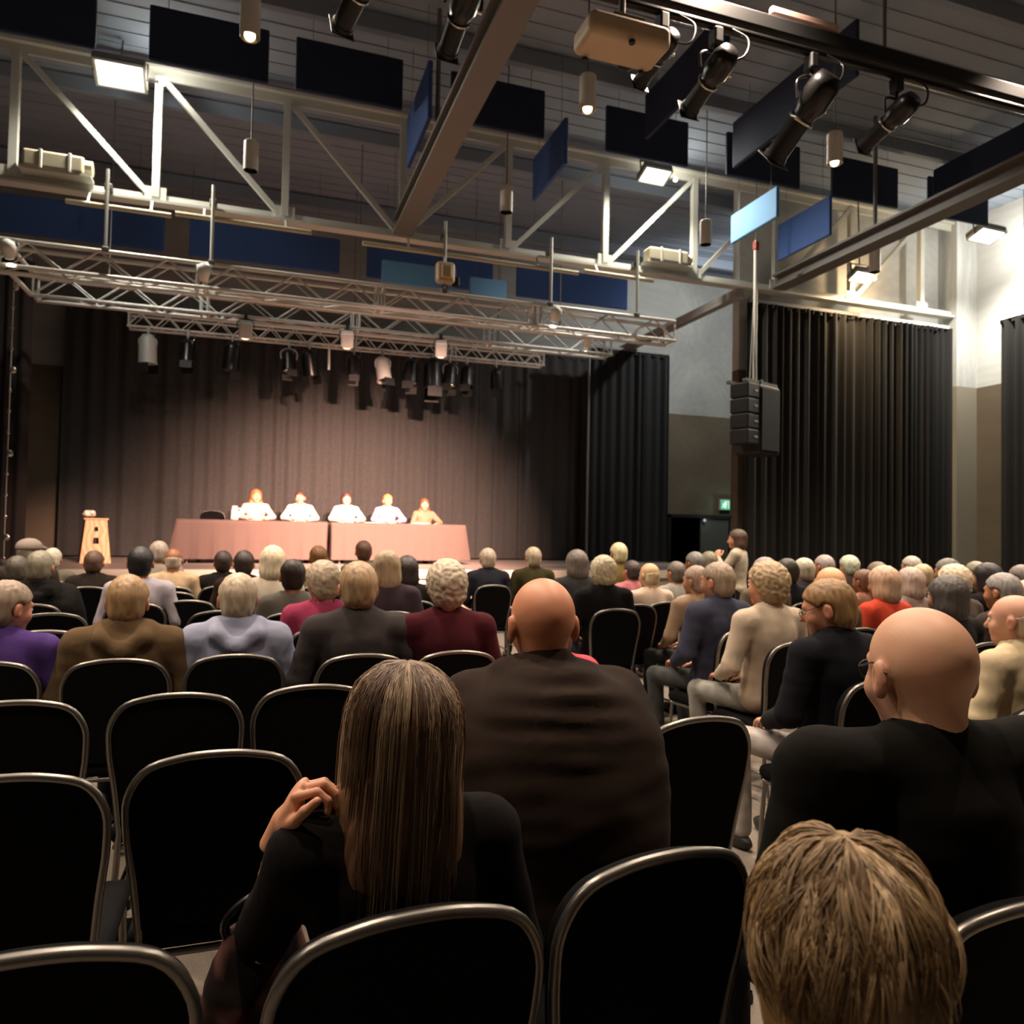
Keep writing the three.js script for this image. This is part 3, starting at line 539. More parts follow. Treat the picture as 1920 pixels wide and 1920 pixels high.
// ---------------------------------------------------------------- people: distance fields meshed as smooth surfaces
class Field {
  constructor(lo, hi, h) { this.lo = lo; this.h = h; this.n = [0, 1, 2].map((i) => Math.ceil((hi[i] - lo[i]) / h) + 1); this.d = new Float32Array(this.n[0] * this.n[1] * this.n[2]).fill(1); }
  put(c, ext, k, fn, mode = 0) {                            // mode 0 joins smoothly, 1 cuts away
    const { lo, h, n, d } = this, m = k + 2.5 * h, a = [], b = [];
    for (let i = 0; i < 3; i++) { a[i] = Math.max(0, Math.floor((c[i] - ext[i] - m - lo[i]) / h)); b[i] = Math.min(n[i] - 1, Math.ceil((c[i] + ext[i] + m - lo[i]) / h)); }
    for (let z = a[2]; z <= b[2]; z++) for (let y = a[1]; y <= b[1]; y++) { let o = (z * n[1] + y) * n[0] + a[0]; for (let x = a[0]; x <= b[0]; x++, o++) {
      const v = fn(lo[0] + x * h, lo[1] + y * h, lo[2] + z * h), u = d[o];
      if (mode === 0) { const q = Math.max(k - Math.abs(u - v), 0); d[o] = Math.min(u, v) - (k ? q * q / (4 * k) : 0); } else { const w = -v, q = Math.max(k - Math.abs(u - w), 0); d[o] = Math.max(u, w) + (k ? q * q / (4 * k) : 0); }
    } }
    return this;
  }
  cap(a, b, r1, r2, k = 0.03, mode = 0) {
    const dx = b[0] - a[0], dy = b[1] - a[1], dz = b[2] - a[2], L = dx * dx + dy * dy + dz * dz || 1e-9, R = Math.max(r1, r2);
    return this.put([0, 1, 2].map((i) => (a[i] + b[i]) / 2), [0, 1, 2].map((i) => Math.abs(a[i] - b[i]) / 2 + R), k, (x, y, z) => {
      const px = x - a[0], py = y - a[1], pz = z - a[2]; let t = (px * dx + py * dy + pz * dz) / L; t = t < 0 ? 0 : t > 1 ? 1 : t;
      return Math.hypot(px - dx * t, py - dy * t, pz - dz * t) - (r1 + (r2 - r1) * t);
    }, mode);
  }
  ell(c, r, k = 0.03, mode = 0) {
    return this.put(c, r, k, (x, y, z) => { const px = (x - c[0]) / r[0], py = (y - c[1]) / r[1], pz = (z - c[2]) / r[2], k0 = Math.hypot(px, py, pz), k1 = Math.hypot(px / r[0], py / r[1], pz / r[2]); return k1 < 1e-6 ? -Math.min(...r) : k0 * (k0 - 1) / k1; }, mode);
  }
  clip(fn) { const { lo, h, n, d } = this; let o = 0; for (let z = 0; z < n[2]; z++) for (let y = 0; y < n[1]; y++) for (let x = 0; x < n[0]; x++, o++) { const v = fn(lo[0] + x * h, lo[1] + y * h, lo[2] + z * h); if (v > d[o]) d[o] = v; } return this; }
  mesh() {                                                  // surface nets
    const { lo, h, n, d } = this, [nx, ny, nz] = n, id = new Int32Array(nx * ny * nz).fill(-1), P = [], I = [], off = [0, 1, nx, nx + 1, nx * ny, nx * ny + 1, nx * ny + nx, nx * ny + nx + 1];
    const E = [[0, 1], [2, 3], [4, 5], [6, 7], [0, 2], [1, 3], [4, 6], [5, 7], [0, 4], [1, 5], [2, 6], [3, 7]];
    for (let z = 0; z < nz - 1; z++) for (let y = 0; y < ny - 1; y++) for (let x = 0; x < nx - 1; x++) {
      const o = (z * ny + y) * nx + x; let mask = 0; for (let i = 0; i < 8; i++) if (d[o + off[i]] < 0) mask |= 1 << i;
      if (mask === 0 || mask === 255) continue;
      let c = 0, sx = 0, sy = 0, sz = 0;
      for (const [a, b] of E) { const fa = d[o + off[a]], fb = d[o + off[b]]; if ((fa < 0) === (fb < 0)) continue; const t = fa / (fa - fb); sx += (a & 1) + ((b & 1) - (a & 1)) * t; sy += ((a >> 1) & 1) + (((b >> 1) & 1) - ((a >> 1) & 1)) * t; sz += (a >> 2) + ((b >> 2) - (a >> 2)) * t; c++; }
      id[o] = P.length / 3; P.push(lo[0] + (x + sx / c) * h, lo[1] + (y + sy / c) * h, lo[2] + (z + sz / c) * h);
    }
    const quad = (a, b, c, e, flip) => { if (a < 0 || b < 0 || c < 0 || e < 0) return; flip ? I.push(a, c, b, b, c, e) : I.push(a, b, c, b, e, c); };
    for (let z = 1; z < nz - 1; z++) for (let y = 1; y < ny - 1; y++) for (let x = 1; x < nx - 1; x++) {
      const o = (z * ny + y) * nx + x, s = d[o] < 0;
      if (s !== d[o + 1] < 0) quad(id[o - nx - nx * ny], id[o - nx * ny], id[o - nx], id[o], !s);
      if (s !== d[o + nx] < 0) quad(id[o - 1 - nx * ny], id[o - nx * ny], id[o - 1], id[o], s);
      if (s !== d[o + nx * ny] < 0) quad(id[o - 1 - nx], id[o - nx], id[o - 1], id[o], !s);
    }
    const g = new THREE.BufferGeometry(); g.setAttribute('position', new THREE.Float32BufferAttribute(P, 3)); g.setIndex(I); g.computeVertexNormals(); return g;
  }
}
function paint(g, fn) { const p = g.attributes.position, c = new Float32Array(p.count * 3); for (let i = 0; i < p.count; i++) { const k = fn(p.getX(i), p.getY(i), p.getZ(i)); c[i * 3] = k.r; c[i * 3 + 1] = k.g; c[i * 3 + 2] = k.b; } g.setAttribute('color', new THREE.BufferAttribute(c, 3)); return g; }
function ripple(g, fn) { const p = g.attributes.position, n = g.attributes.normal; for (let i = 0; i < p.count; i++) { const k = fn(p.getX(i), p.getY(i), p.getZ(i)); p.setXYZ(i, p.getX(i) + n.getX(i) * k, p.getY(i) + n.getY(i) * k, p.getZ(i) + n.getZ(i) * k); } g.computeVertexNormals(); return g; }
const tmpC = new THREE.Color();
const mixC = (a, b, t) => tmpC.copy(a).lerp(b, Math.min(1, Math.max(0, t)));

// head: origin at its centre, face towards -z
const headCache = new Map();
function headShape(h) {
  if (headCache.has(h)) return headCache.get(h);
  const f = new Field([-0.11, -0.2, -0.14], [0.11, 0.14, 0.14], h);
  f.ell([0, 0.025, 0.012], [0.077, 0.09, 0.098], 0.0).ell([0, -0.035, -0.03], [0.058, 0.074, 0.062], 0.03).ell([0, -0.088, -0.06], [0.026, 0.02, 0.022], 0.025);
  for (const s of [-1, 1]) f.ell([s * 0.035, -0.03, -0.055], [0.028, 0.026, 0.026], 0.02);
  f.cap([-0.034, 0.021, -0.08], [0.034, 0.021, -0.08], 0.011, 0.011, 0.015).cap([0, 0.006, -0.088], [0, -0.028, -0.104], 0.008, 0.013, 0.012);
  f.cap([-0.016, -0.056, -0.084], [0.016, -0.056, -0.084], 0.0075, 0.0075, 0.008);
  for (const s of [-1, 1]) f.ell([s * 0.031, 0.001, -0.1], [0.015, 0.011, 0.014], 0.012, 1);
  f.cap([0, -0.06, 0.028], [0, -0.15, 0.042], 0.053, 0.056, 0.03);
  for (const s of [-1, 1]) f.ell([s * 0.081, -0.008, 0.016], [0.012, 0.033, 0.02], 0.006).ell([s * 0.094, -0.006, 0.008], [0.008, 0.02, 0.011], 0.006, 1);
  const g = f.mesh(); headCache.set(h, g); return g;
}
// hand: wrist at the origin, fingers along +y, palm facing -z, thumb on the +x side
const handCache = new Map();
function handShape(h, curl) {
  const key = h + '/' + curl; if (handCache.has(key)) return handCache.get(key);
  const f = new Field([-0.07, -0.05, -0.12], [0.1, 0.22, 0.05], h);
  f.cap([0, -0.04, 0], [0, 0.01, 0], 0.026, 0.025, 0.01).ell([0, 0.05, 0], [0.041, 0.052, 0.016], 0.02).ell([0.026, 0.035, -0.01], [0.02, 0.035, 0.016], 0.015);
  const fingers = [[0.03, 0.088, [0.043, 0.026, 0.021]], [0.0095, 0.094, [0.047, 0.03, 0.022]], [-0.011, 0.09, [0.044, 0.028, 0.021]], [-0.03, 0.08, [0.034, 0.021, 0.018]]];
  for (const [x, y, L] of fingers) {
    let p = [x, y - 0.012, 0], a = curl * 0.75; const out = x * 0.9;
    L.forEach((l, i) => { const q = [p[0] + out * l, p[1] + Math.cos(a) * l, p[2] - Math.sin(a) * l]; f.cap(p, q, 0.0092 - i * 0.0009, 0.0086 - i * 0.0009, 0.003); p = q; a += curl * 0.8; });
  }
  let p = [0.03, 0.015, -0.006]; for (const [q, r] of [[[0.052, 0.045, -0.02], 0.0125], [[0.064, 0.078, -0.03], 0.0105], [[0.062, 0.104, -0.042], 0.009]]) { f.cap(p, q, r, r * 0.92, 0.006); p = q; }
  const g = f.mesh(); handCache.set(key, g); return g;
}
function hairShape(kind, h) {
  const f = new Field([-0.15, -0.34, -0.15], [0.15, 0.17, 0.19], h), vol = kind === 'curly' ? 0.021 : kind === 'bob' ? 0.017 : kind === 'long' ? 0.018 : kind === 'tousled' ? 0.016 : kind === 'fringe' ? 0.0015 : 0.01;
  f.ell([0, 0.026, 0.014], [0.077 + vol, 0.09 + vol, 0.098 + vol], 0);
  if (kind === 'short' || kind === 'tousled' || kind === 'curly') f.ell([0, -0.04, 0.055], [0.066 + vol * 0.5, 0.06, 0.05 + vol * 0.4], 0.03);
  if (kind === 'fringe') f.ell([0, -0.03, 0.05], [0.068, 0.055, 0.05], 0.02);
  if (kind === 'bob') f.ell([0, -0.06, 0.035], [0.098, 0.1, 0.085], 0.03);
  if (kind === 'long') f.ell([0, -0.07, 0.05], [0.1, 0.13, 0.08], 0.04).ell([0, -0.19, 0.075], [0.105, 0.13, 0.06], 0.05).cap([-0.085, -0.1, 0.02], [-0.1, -0.26, 0.035], 0.03, 0.02, 0.04).cap([0.085, -0.1, 0.02], [0.1, -0.26, 0.035], 0.03, 0.02, 0.04);
  const nape = kind === 'long' ? -0.32 : kind === 'bob' ? -0.15 : kind === 'curly' ? -0.095 : -0.085;
  f.clip((x, y, z) => {
    const t = Math.min(1, Math.max(0, (y - 0.01) / 0.05)), side = kind === 'long' || kind === 'bob' ? -0.03 : 0.004;
    let m = Math.max((side + (-0.084 - side) * t) - z, nape - y + (kind === 'long' ? 0.03 * Math.sin(x * 50) : 0));
    if (kind === 'tousled' || kind === 'short' || kind === 'fringe') m = Math.max(m, 0.036 - Math.hypot((Math.abs(x) - 0.092) * 0.9, (y + 0.012) * 0.85, z - 0.008));
    if (kind === 'fringe') m = Math.max(m, y - 0.018 - 0.02 * Math.max(0, z / 0.1));
    return m;
  });
  const g = f.mesh();
  return ripple(g, (x, y, z) => kind === 'fringe' ? 0.0004 * N3(x * 90, y * 30, z * 90) : kind === 'curly' ? 0.006 * N3(x * 55, y * 55, z * 55) : 0.0035 * N3(x * 80, y * 16, z * 80) + (kind === 'tousled' ? 0.004 * N3(x * 38, y * 18, z * 38) : 0));
}
const hairCache = new Map();
// tufts of single strands over the hair of the nearest heads
function locks(kind, tufts, per, base, dark, light) {
  const list = [], long = kind === 'long', r = long ? [0.103, 0.111, 0.124] : [0.096, 0.109, 0.117];
  for (let i = 0; i < tufts; i++) {
    const az0 = rr(-2.6, 2.6), bend0 = rr(-0.35, 0.35), start0 = rr(0.05, long ? 0.4 : 1.45), len0 = long ? rr(1.4, 1.7) : rr(0.45, 0.9), lift0 = rr(0, long ? 0.004 : 0.01), toneT = rnd();
    const tone0 = mixC(dark, light, toneT * toneT * 1.15).clone();
    for (let k = 0; k < per; k++) {
      const az = az0 + rr(-0.13, 0.13), bend = bend0 + rr(-0.1, 0.1), st = Math.max(0.03, start0 + rr(-0.12, 0.12)), len = len0 * rr(0.8, 1.15), lift = lift0 + rr(0, 0.003), pts = [];
      for (let j = 0; j <= 5; j++) {
        const t = j / 5, ph = st + len * t, phi = Math.min(ph, long ? 1.62 : 2.1), az2 = az + (az0 - az) * 0.7 * t + bend * t * (long ? 0.15 : 1), s = 1 + lift * Math.sin(t * 2.7) / 0.1;
        let x = Math.sin(az2) * Math.sin(phi) * r[0] * s, y = 0.026 + Math.cos(phi) * r[1] * s, z = 0.014 + Math.cos(az2) * Math.sin(phi) * r[2] * s;
        if (long && ph > 1.62) { const e = ph - 1.62; y -= 0.5 * e + 0.12 * t; x *= 1 + 0.05 * e; }
        pts.push(V(x, y, z));
      }
      if (long) { const l = pts[5]; for (let j = 1; j <= 3; j++) pts.push(V(l.x * (1 + 0.03 * j), l.y - 0.08 * j * (0.85 + 0.3 * (k / per)), Math.max(l.z, 0.02) + 0.006 * j)); }
      if (kind === 'tousled' && pts.some((p) => Math.hypot(Math.abs(p.x) - 0.09, p.y + 0.012, p.z - 0.008) < 0.036)) continue;
      if (pts.some((p) => p.z < (kind === 'tousled' && Math.abs(p.x) > 0.06 ? 0.035 : -0.02) && p.y < 0.035)) continue;
      const w = rr(0.0006, 0.0013), curve = new THREE.CatmullRomCurve3(pts), g = new THREE.TubeGeometry(curve, long ? 10 : 6, w, 3, false), p = g.attributes.position, rows = p.count / 4;
      for (let q = 0; q < rows; q++) { const c = curve.getPointAt(q / (rows - 1)), s = 1 - 0.85 * Math.pow(q / (rows - 1), 2.2); for (let e = 0; e < 4; e++) { const o = q * 4 + e; p.setXYZ(o, c.x + (p.getX(o) - c.x) * s, c.y + (p.getY(o) - c.y) * s, c.z + (p.getZ(o) - c.z) * s); } }
      const tone = tone0.clone().multiplyScalar(rr(0.8, 1.2)); paint(g, () => tone); g.deleteAttribute('uv'); list.push(g);
    }
  }
  return list;
}

const handAt = (h, curl, wrist, dir, palm, mirror) => {      // dir: where the fingers point, palm: where the palm faces
  const y = V(...dir).normalize(), z = V(...palm).multiplyScalar(-1), x = y.clone().cross(z).normalize(); z.copy(x).cross(y).normalize();
  const m = new THREE.Matrix4().makeBasis(x, y, z), g = handShape(h, curl).clone();
  if (mirror) { g.scale(-1, 1, 1); const ix = g.index.array; for (let i = 0; i < ix.length; i += 3) { const t = ix[i]; ix[i] = ix[i + 1]; ix[i + 1] = t; } g.computeVertexNormals(); }
  return g.applyMatrix4(m).translate(...wrist);
};
function makePerson(o) {
  const near = o.near || 0, fat = o.fat || 1, up = o.stand ? 0.36 : 0, pose = o.pose || 'lap';
  const t = thing('person', o.label, 'person', [o.x, o.base || 0, o.z], o.yaw * D2R, o.group); t.scale.setScalar(o.s || 1);
  const skin = hex(o.skin), top = hex(o.topCol), hairC = hex(o.hairCol), trou = hex(o.trousers || '#23242a');
  const hb = near === 2 ? 0.016 : near ? 0.026 : 0.036, ht = near === 2 ? 0.0125 : near ? 0.017 : 0.027, hh = near === 2 ? 0.0045 : near ? 0.0068 : 0.0105, hd = near === 2 ? 0.0042 : near ? 0.0068 : 0.0078;
  // joints
  const S = (s) => [s * (0.185 * (0.5 + fat / 2) + (o.shrug || 0)), 1.02 + up + (o.shrug || 0), 0.05];
  const arms = { lap: (s) => [[s * 0.265 * (0.6 + fat * 0.4), 0.765, 0.03], [s * 0.12, 0.655, -0.25], [-s * 0.5, -0.12, -1], [0, -1, 0.1], 0.5],
    table: (s) => [[s * 0.3, 0.84, -0.13], [s * 0.13, 0.8, -0.36], [-s * 0.75, 0.0, -0.7], [0, -1, 0], 0.45],
    hair: (s) => s < 0 ? [[-0.235, 0.79, -0.13], [-0.215, 1.065, 0.01], [0.4, 1, 0.25], [0.75, -0.35, 0.3], 1.15] : [[0.265, 0.765, 0.03], [0.12, 0.655, -0.25], [-0.5, -0.12, -1], [0, -1, 0.1], 0.5],
    drape: (s) => s < 0 ? [[-0.3, 0.8, 0.04], [-0.14, 0.66, -0.24], [-0.3, -0.1, -1], [0, -1, 0.1], 0.6] : [[0.28, 0.765, 0.03], [0.12, 0.655, -0.25], [-0.5, -0.12, -1], [0, -1, 0.1], 0.5],
    mic: (s) => s < 0 ? [[-0.24, 0.82 + up, -0.08], [-0.1, 0.98 + up, -0.2], [0.3, 1, -0.1], [0.9, 0, 0], 1.1] : [[0.24, 0.8 + up, 0.0], [0.16, 0.72 + up, -0.22], [-0.7, 0.1, -0.8], [0, -1, 0], 0.7] }[pose];
  const A = [-1, 1].map((s) => ({ s, sh: S(s), ...(([el, wr, dir, palm, curl]) => ({ el, wr, dir, palm, curl }))(arms(s)) }));
  const legs = [-1, 1].map((s) => o.stand ? [[s * 0.09, 0.9, 0.02], [s * 0.1, 0.5, 0], [s * 0.1, 0.09, 0.03]] : [[s * 0.09, 0.555, -0.02], [s * 0.125, 0.535, -0.45], [s * 0.13, 0.1, -0.41 + (o.tuck || 0)]]);
  const lo = [-0.62, -0.02, -0.75], hi = [0.5, 1.3 + up, near === 2 && o.kind === 'coat' ? 0.5 : 0.34];
  // body: one surface, with finer grids for head and hands
  const f = new Field(lo, hi, hb);
  f.ell([0, 0.93 + up, 0.05], [0.15, 0.17, 0.095], 0).ell([0, 0.72 + up, 0.03], [0.13 * fat, 0.17, 0.1 * fat], 0.06).ell([0, 0.58 + up, 0.01], [0.14 * fat, 0.09, 0.115], 0.06).cap([0, 1.05 + up, 0.055], [0, 1.13 + up, 0.045], 0.06, 0.052, 0.04);
  for (const a of A) f.cap([0, 1.05 + up, 0.05], a.sh, 0.05, 0.05, 0.03).cap(a.sh, a.el, 0.05, 0.038, 0.02).cap(a.el, a.wr, 0.038, 0.024, 0.015);
  for (const l of legs) f.cap(l[0], l[1], 0.072, 0.05, 0.02).cap(l[1], l[2], 0.048, 0.036, 0.015).cap(l[2], [l[2][0], 0.05, l[2][2] - 0.13], 0.032, 0.026, 0.01);
  const parts = [paint(f.mesh(), () => skin)];
  const red = hex('#a8503c'), lip = hex('#9a4f48'), pale = skin;
  const hm = new THREE.Matrix4().compose(V(0, 1.12 + up, 0.05), new THREE.Quaternion().setFromEuler(new THREE.Euler((o.nod || 0) * D2R, (o.headYaw || 0) * D2R, (o.tilt || 0) * D2R, 'YXZ')), V(1.1, 1.1, 1.1)).multiply(new THREE.Matrix4().makeTranslation(0, 0.092, -0.022));
  const head = paint(headShape(hh).clone(), (x, y, z) => {
    if (z < -0.08 && Math.abs(x) < 0.024 && Math.abs(y + 0.056) < 0.01) return lip;
    if (Math.abs(x) > 0.078) return mixC(pale, red, 0.35);
    return mixC(pale, red, 0.1 + 0.14 * N3(x * 26, y * 26, z * 26) + (z < -0.09 ? 0.12 : 0));
  });
  parts.push(head.applyMatrix4(hm));
  if (near || o.face) for (const s of [-1, 1]) {
    const white = new THREE.SphereGeometry(0.0115, 12, 10).translate(s * 0.031, 0.001, -0.079); white.deleteAttribute('uv');
    parts.push(paint(white, (x, y, z) => (z < -0.089 && Math.hypot(x - s * 0.031, y - 0.001) < 0.0055 ? hex('#2c1c12') : hex('#d8d2ca'))).applyMatrix4(hm));
  }
  for (const a of A) parts.push(paint(handAt(hd, a.curl, a.wr, a.dir, a.palm, a.s > 0), () => skin));
  part('body', parts, M.skin, t);
  // clothes
  const c = new Field(lo, hi, ht), thick = o.kind === 'coat' || o.kind === 'hooded' ? 0.016 : o.kind === 'jacket' ? 0.009 : 0.003;
  c.ell([0, 0.93 + up, 0.05], [0.175 * (0.55 + fat * 0.45) + thick, 0.2, 0.118 + thick], 0).ell([0, 0.72 + up, 0.03], [0.155 * fat + thick, 0.2, 0.125 * fat + thick], 0.07).ell([0, 0.57 + up, 0.015], [0.175 * fat + thick, 0.105, 0.14 + thick], 0.06);
  for (const a of A) {
    c.cap([a.s * 0.03, 1.075 + up, 0.055], a.sh, 0.048 + thick, 0.062 + thick, 0.04).cap(a.sh, a.el, 0.064 + thick, 0.052 + thick, 0.03).cap(a.el, [0, 1, 2].map((i) => a.el[i] + (a.wr[i] - a.el[i]) * (pose === 'hair' && a.s < 0 ? 0.3 : 0.93)), 0.05 + thick, 0.036 + thick * 0.7, 0.02);
    if (o.kind === 'coat') c.ell([a.s * 0.21, 0.88 + up, 0.08], [0.1, 0.17, 0.14], 0.06);
  }
  if (o.kind === 'coat' && near === 2) c.ell([0, 0.72, 0.16], [0.31, 0.42, 0.2], 0.08).ell([0, 0.48, 0.22], [0.3, 0.2, 0.14], 0.06);
  c.cap([0, 1.07 + up, 0.055], [0, 1.105 + up, 0.048], 0.07 + thick, (o.kind === 'sweater' ? 0.064 : 0.072) + thick * 0.5, 0.03);
  if (o.kind === 'coat' || o.kind === 'hooded') { const y = (o.kind === 'coat' ? 1.05 : 1.06) + up; for (const [p, q] of [[[-0.1, y + 0.035, 0.06], [-0.085, y - 0.005, 0.14]], [[-0.085, y - 0.005, 0.14], [0, y - 0.06, 0.175]], [[0, y - 0.06, 0.175], [0.085, y - 0.005, 0.14]], [[0.085, y - 0.005, 0.14], [0.1, y + 0.035, 0.06]]]) c.cap(p, q, 0.045, 0.045, 0.025); c.ell([0, y + 0.03, 0.13], [0.055, 0.03, 0.02], 0.015, 1); }
  c.cap([0, 1.085 + up, 0.04], [0, 1.3 + up, 0.02], 0.056, 0.075, 0.012, 1);
  if (o.kind === 'coat' || o.kind === 'hooded') c.ell([0, 1.1 + up, 0.105], [0.085, 0.06, 0.035], 0.03);
  for (const a of A) { const d = V(...a.wr).sub(V(...a.el)).normalize(); c.cap(a.wr, [a.wr[0] + d.x * 0.1, a.wr[1] + d.y * 0.1, a.wr[2] + d.z * 0.1], 0.028, 0.03, 0.008, 1); }
  const g = c.mesh(), fold = o.kind === 'coat' ? 0.009 : o.kind === 'jacket' || o.kind === 'hooded' ? 0.006 : 0.004;
  if (near || !o.far) ripple(g, (x, y, z) => fold * (N3(x * 7 + o.x * 9, y * 19, z * 9) * 0.8 + (o.kind === 'coat' && y > 0.9 ? 0.6 * Math.sin(y * 130 + 22 * x * x + 0.8 * Math.sin(x * 9)) * Math.max(0, Math.min(1, (y - 0.9) * 8)) * Math.max(0, 1 - Math.abs(x) * 4) : 0)));
  const topDark = top.clone().multiplyScalar(0.78);
  paint(g, (x, y, z) => mixC(top, topDark, 0.5 + 0.9 * N3(x * (o.kind === 'hooded' ? 9 : 16), y * 16, z * 16)));
  part(o.kind === 'sweater' ? 'sweater' : o.kind === 'hooded' ? 'hooded_top' : o.kind === 'coat' ? 'coat' : 'jacket', g, M.people, t);
  const l = new Field(lo, [0.5, 0.75 + up, 0.34], near ? 0.019 : 0.03);
  l.ell([0, 0.575 + up, 0.0], [0.165 * (0.5 + fat * 0.5), 0.1, 0.14], 0);
  for (const q of legs) l.cap(q[0], q[1], 0.083, 0.062, 0.03).cap(q[1], q[2], 0.06, 0.05, 0.02);
  part('trousers', paint(l.mesh(), (x, y, z) => mixC(trou, hex('#0c0c0e'), 0.2 + 0.4 * N3(x * 14, y * 14, z * 14))), M.people, t);
  for (const q of legs) { const s = new THREE.SphereGeometry(1, 14, 10).scale(0.045, 0.05, 0.135).translate(q[2][0], 0.035, q[2][2] - 0.065), p = s.attributes.position; for (let i = 0; i < p.count; i++) if (p.getY(i) < 0.002) p.setY(i, 0.002); s.computeVertexNormals(); part('shoe', s, M.shoe, t); }
  // hair
  if (o.hair !== 'bald') {
    let hs;
    if (o.hair === 'cap') {
      const cf = new Field([-0.15, -0.05, -0.2], [0.15, 0.17, 0.15], hh); cf.ell([0, 0.05, 0.008], [0.092, 0.078, 0.112], 0).cap([-0.05, 0.045, -0.1], [0.05, 0.045, -0.1], 0.012, 0.012, 0.02).ell([0, 0.04, -0.115], [0.075, 0.01, 0.05], 0.01); cf.clip((x, y, z) => 0.028 - y);
      part('flat_cap', paint(cf.mesh().applyMatrix4(hm), () => hairC), M.people, t); hs = 'fringe';
    } else hs = o.hair;
    const key = hs + hh, dark = hairC.clone().multiplyScalar(0.55), light = hairC.clone().lerp(hex('#e8d8b4'), 0.25); if (!hairCache.has(key)) hairCache.set(key, hairShape(hs, hh));
    const hg = paint(hairCache.get(key).clone(), (x, y, z) => mixC(hairC, dark, 0.25 + 0.9 * N3(x * 70, y * 12, z * 70)));
    const list = [hg]; if (near === 2 && hs !== 'fringe') list.push(...locks(hs, hs === 'tousled' ? 170 : 110, 16, hairC, dark, light));
    part('hair', merge(list).applyMatrix4(hm), M.hair, t);
  }
  if (o.glasses) {
    const G = []; for (const s of [-1, 1]) { G.push(new THREE.TorusGeometry(0.02, 0.0017, 6, 24).scale(1.1, 0.85, 1).translate(s * 0.03, -0.002, -0.1)); G.push(rod([s * 0.051, 0.003, -0.099], [s * 0.083, 0.02, 0.0], 0.0018, 6)); G.push(rod([s * 0.083, 0.02, 0.0], [s * 0.082, 0.004, 0.038], 0.0018, 6)); } G.push(rod([-0.009, 0.002, -0.103], [0.009, 0.002, -0.103], 0.0017, 6));
    part('glasses', merge(G).applyMatrix4(hm), M.glasses, t);
  }
  if (o.lanyard) part('lanyard', [tube([[-0.05, 1.1 + up, -0.02], [-0.035, 1.0 + up, -0.085], [0, 0.86 + up, -0.105]], 0.006, 14, 6), tube([[0.05, 1.1 + up, -0.02], [0.035, 1.0 + up, -0.085], [0, 0.86 + up, -0.105]], 0.006, 14, 6), rbox(0.06, 0.08, 0.006, 0.002, 0, 0.82 + up, -0.115)], std(0x8a7d70, 0.7), t);
  return t;
}

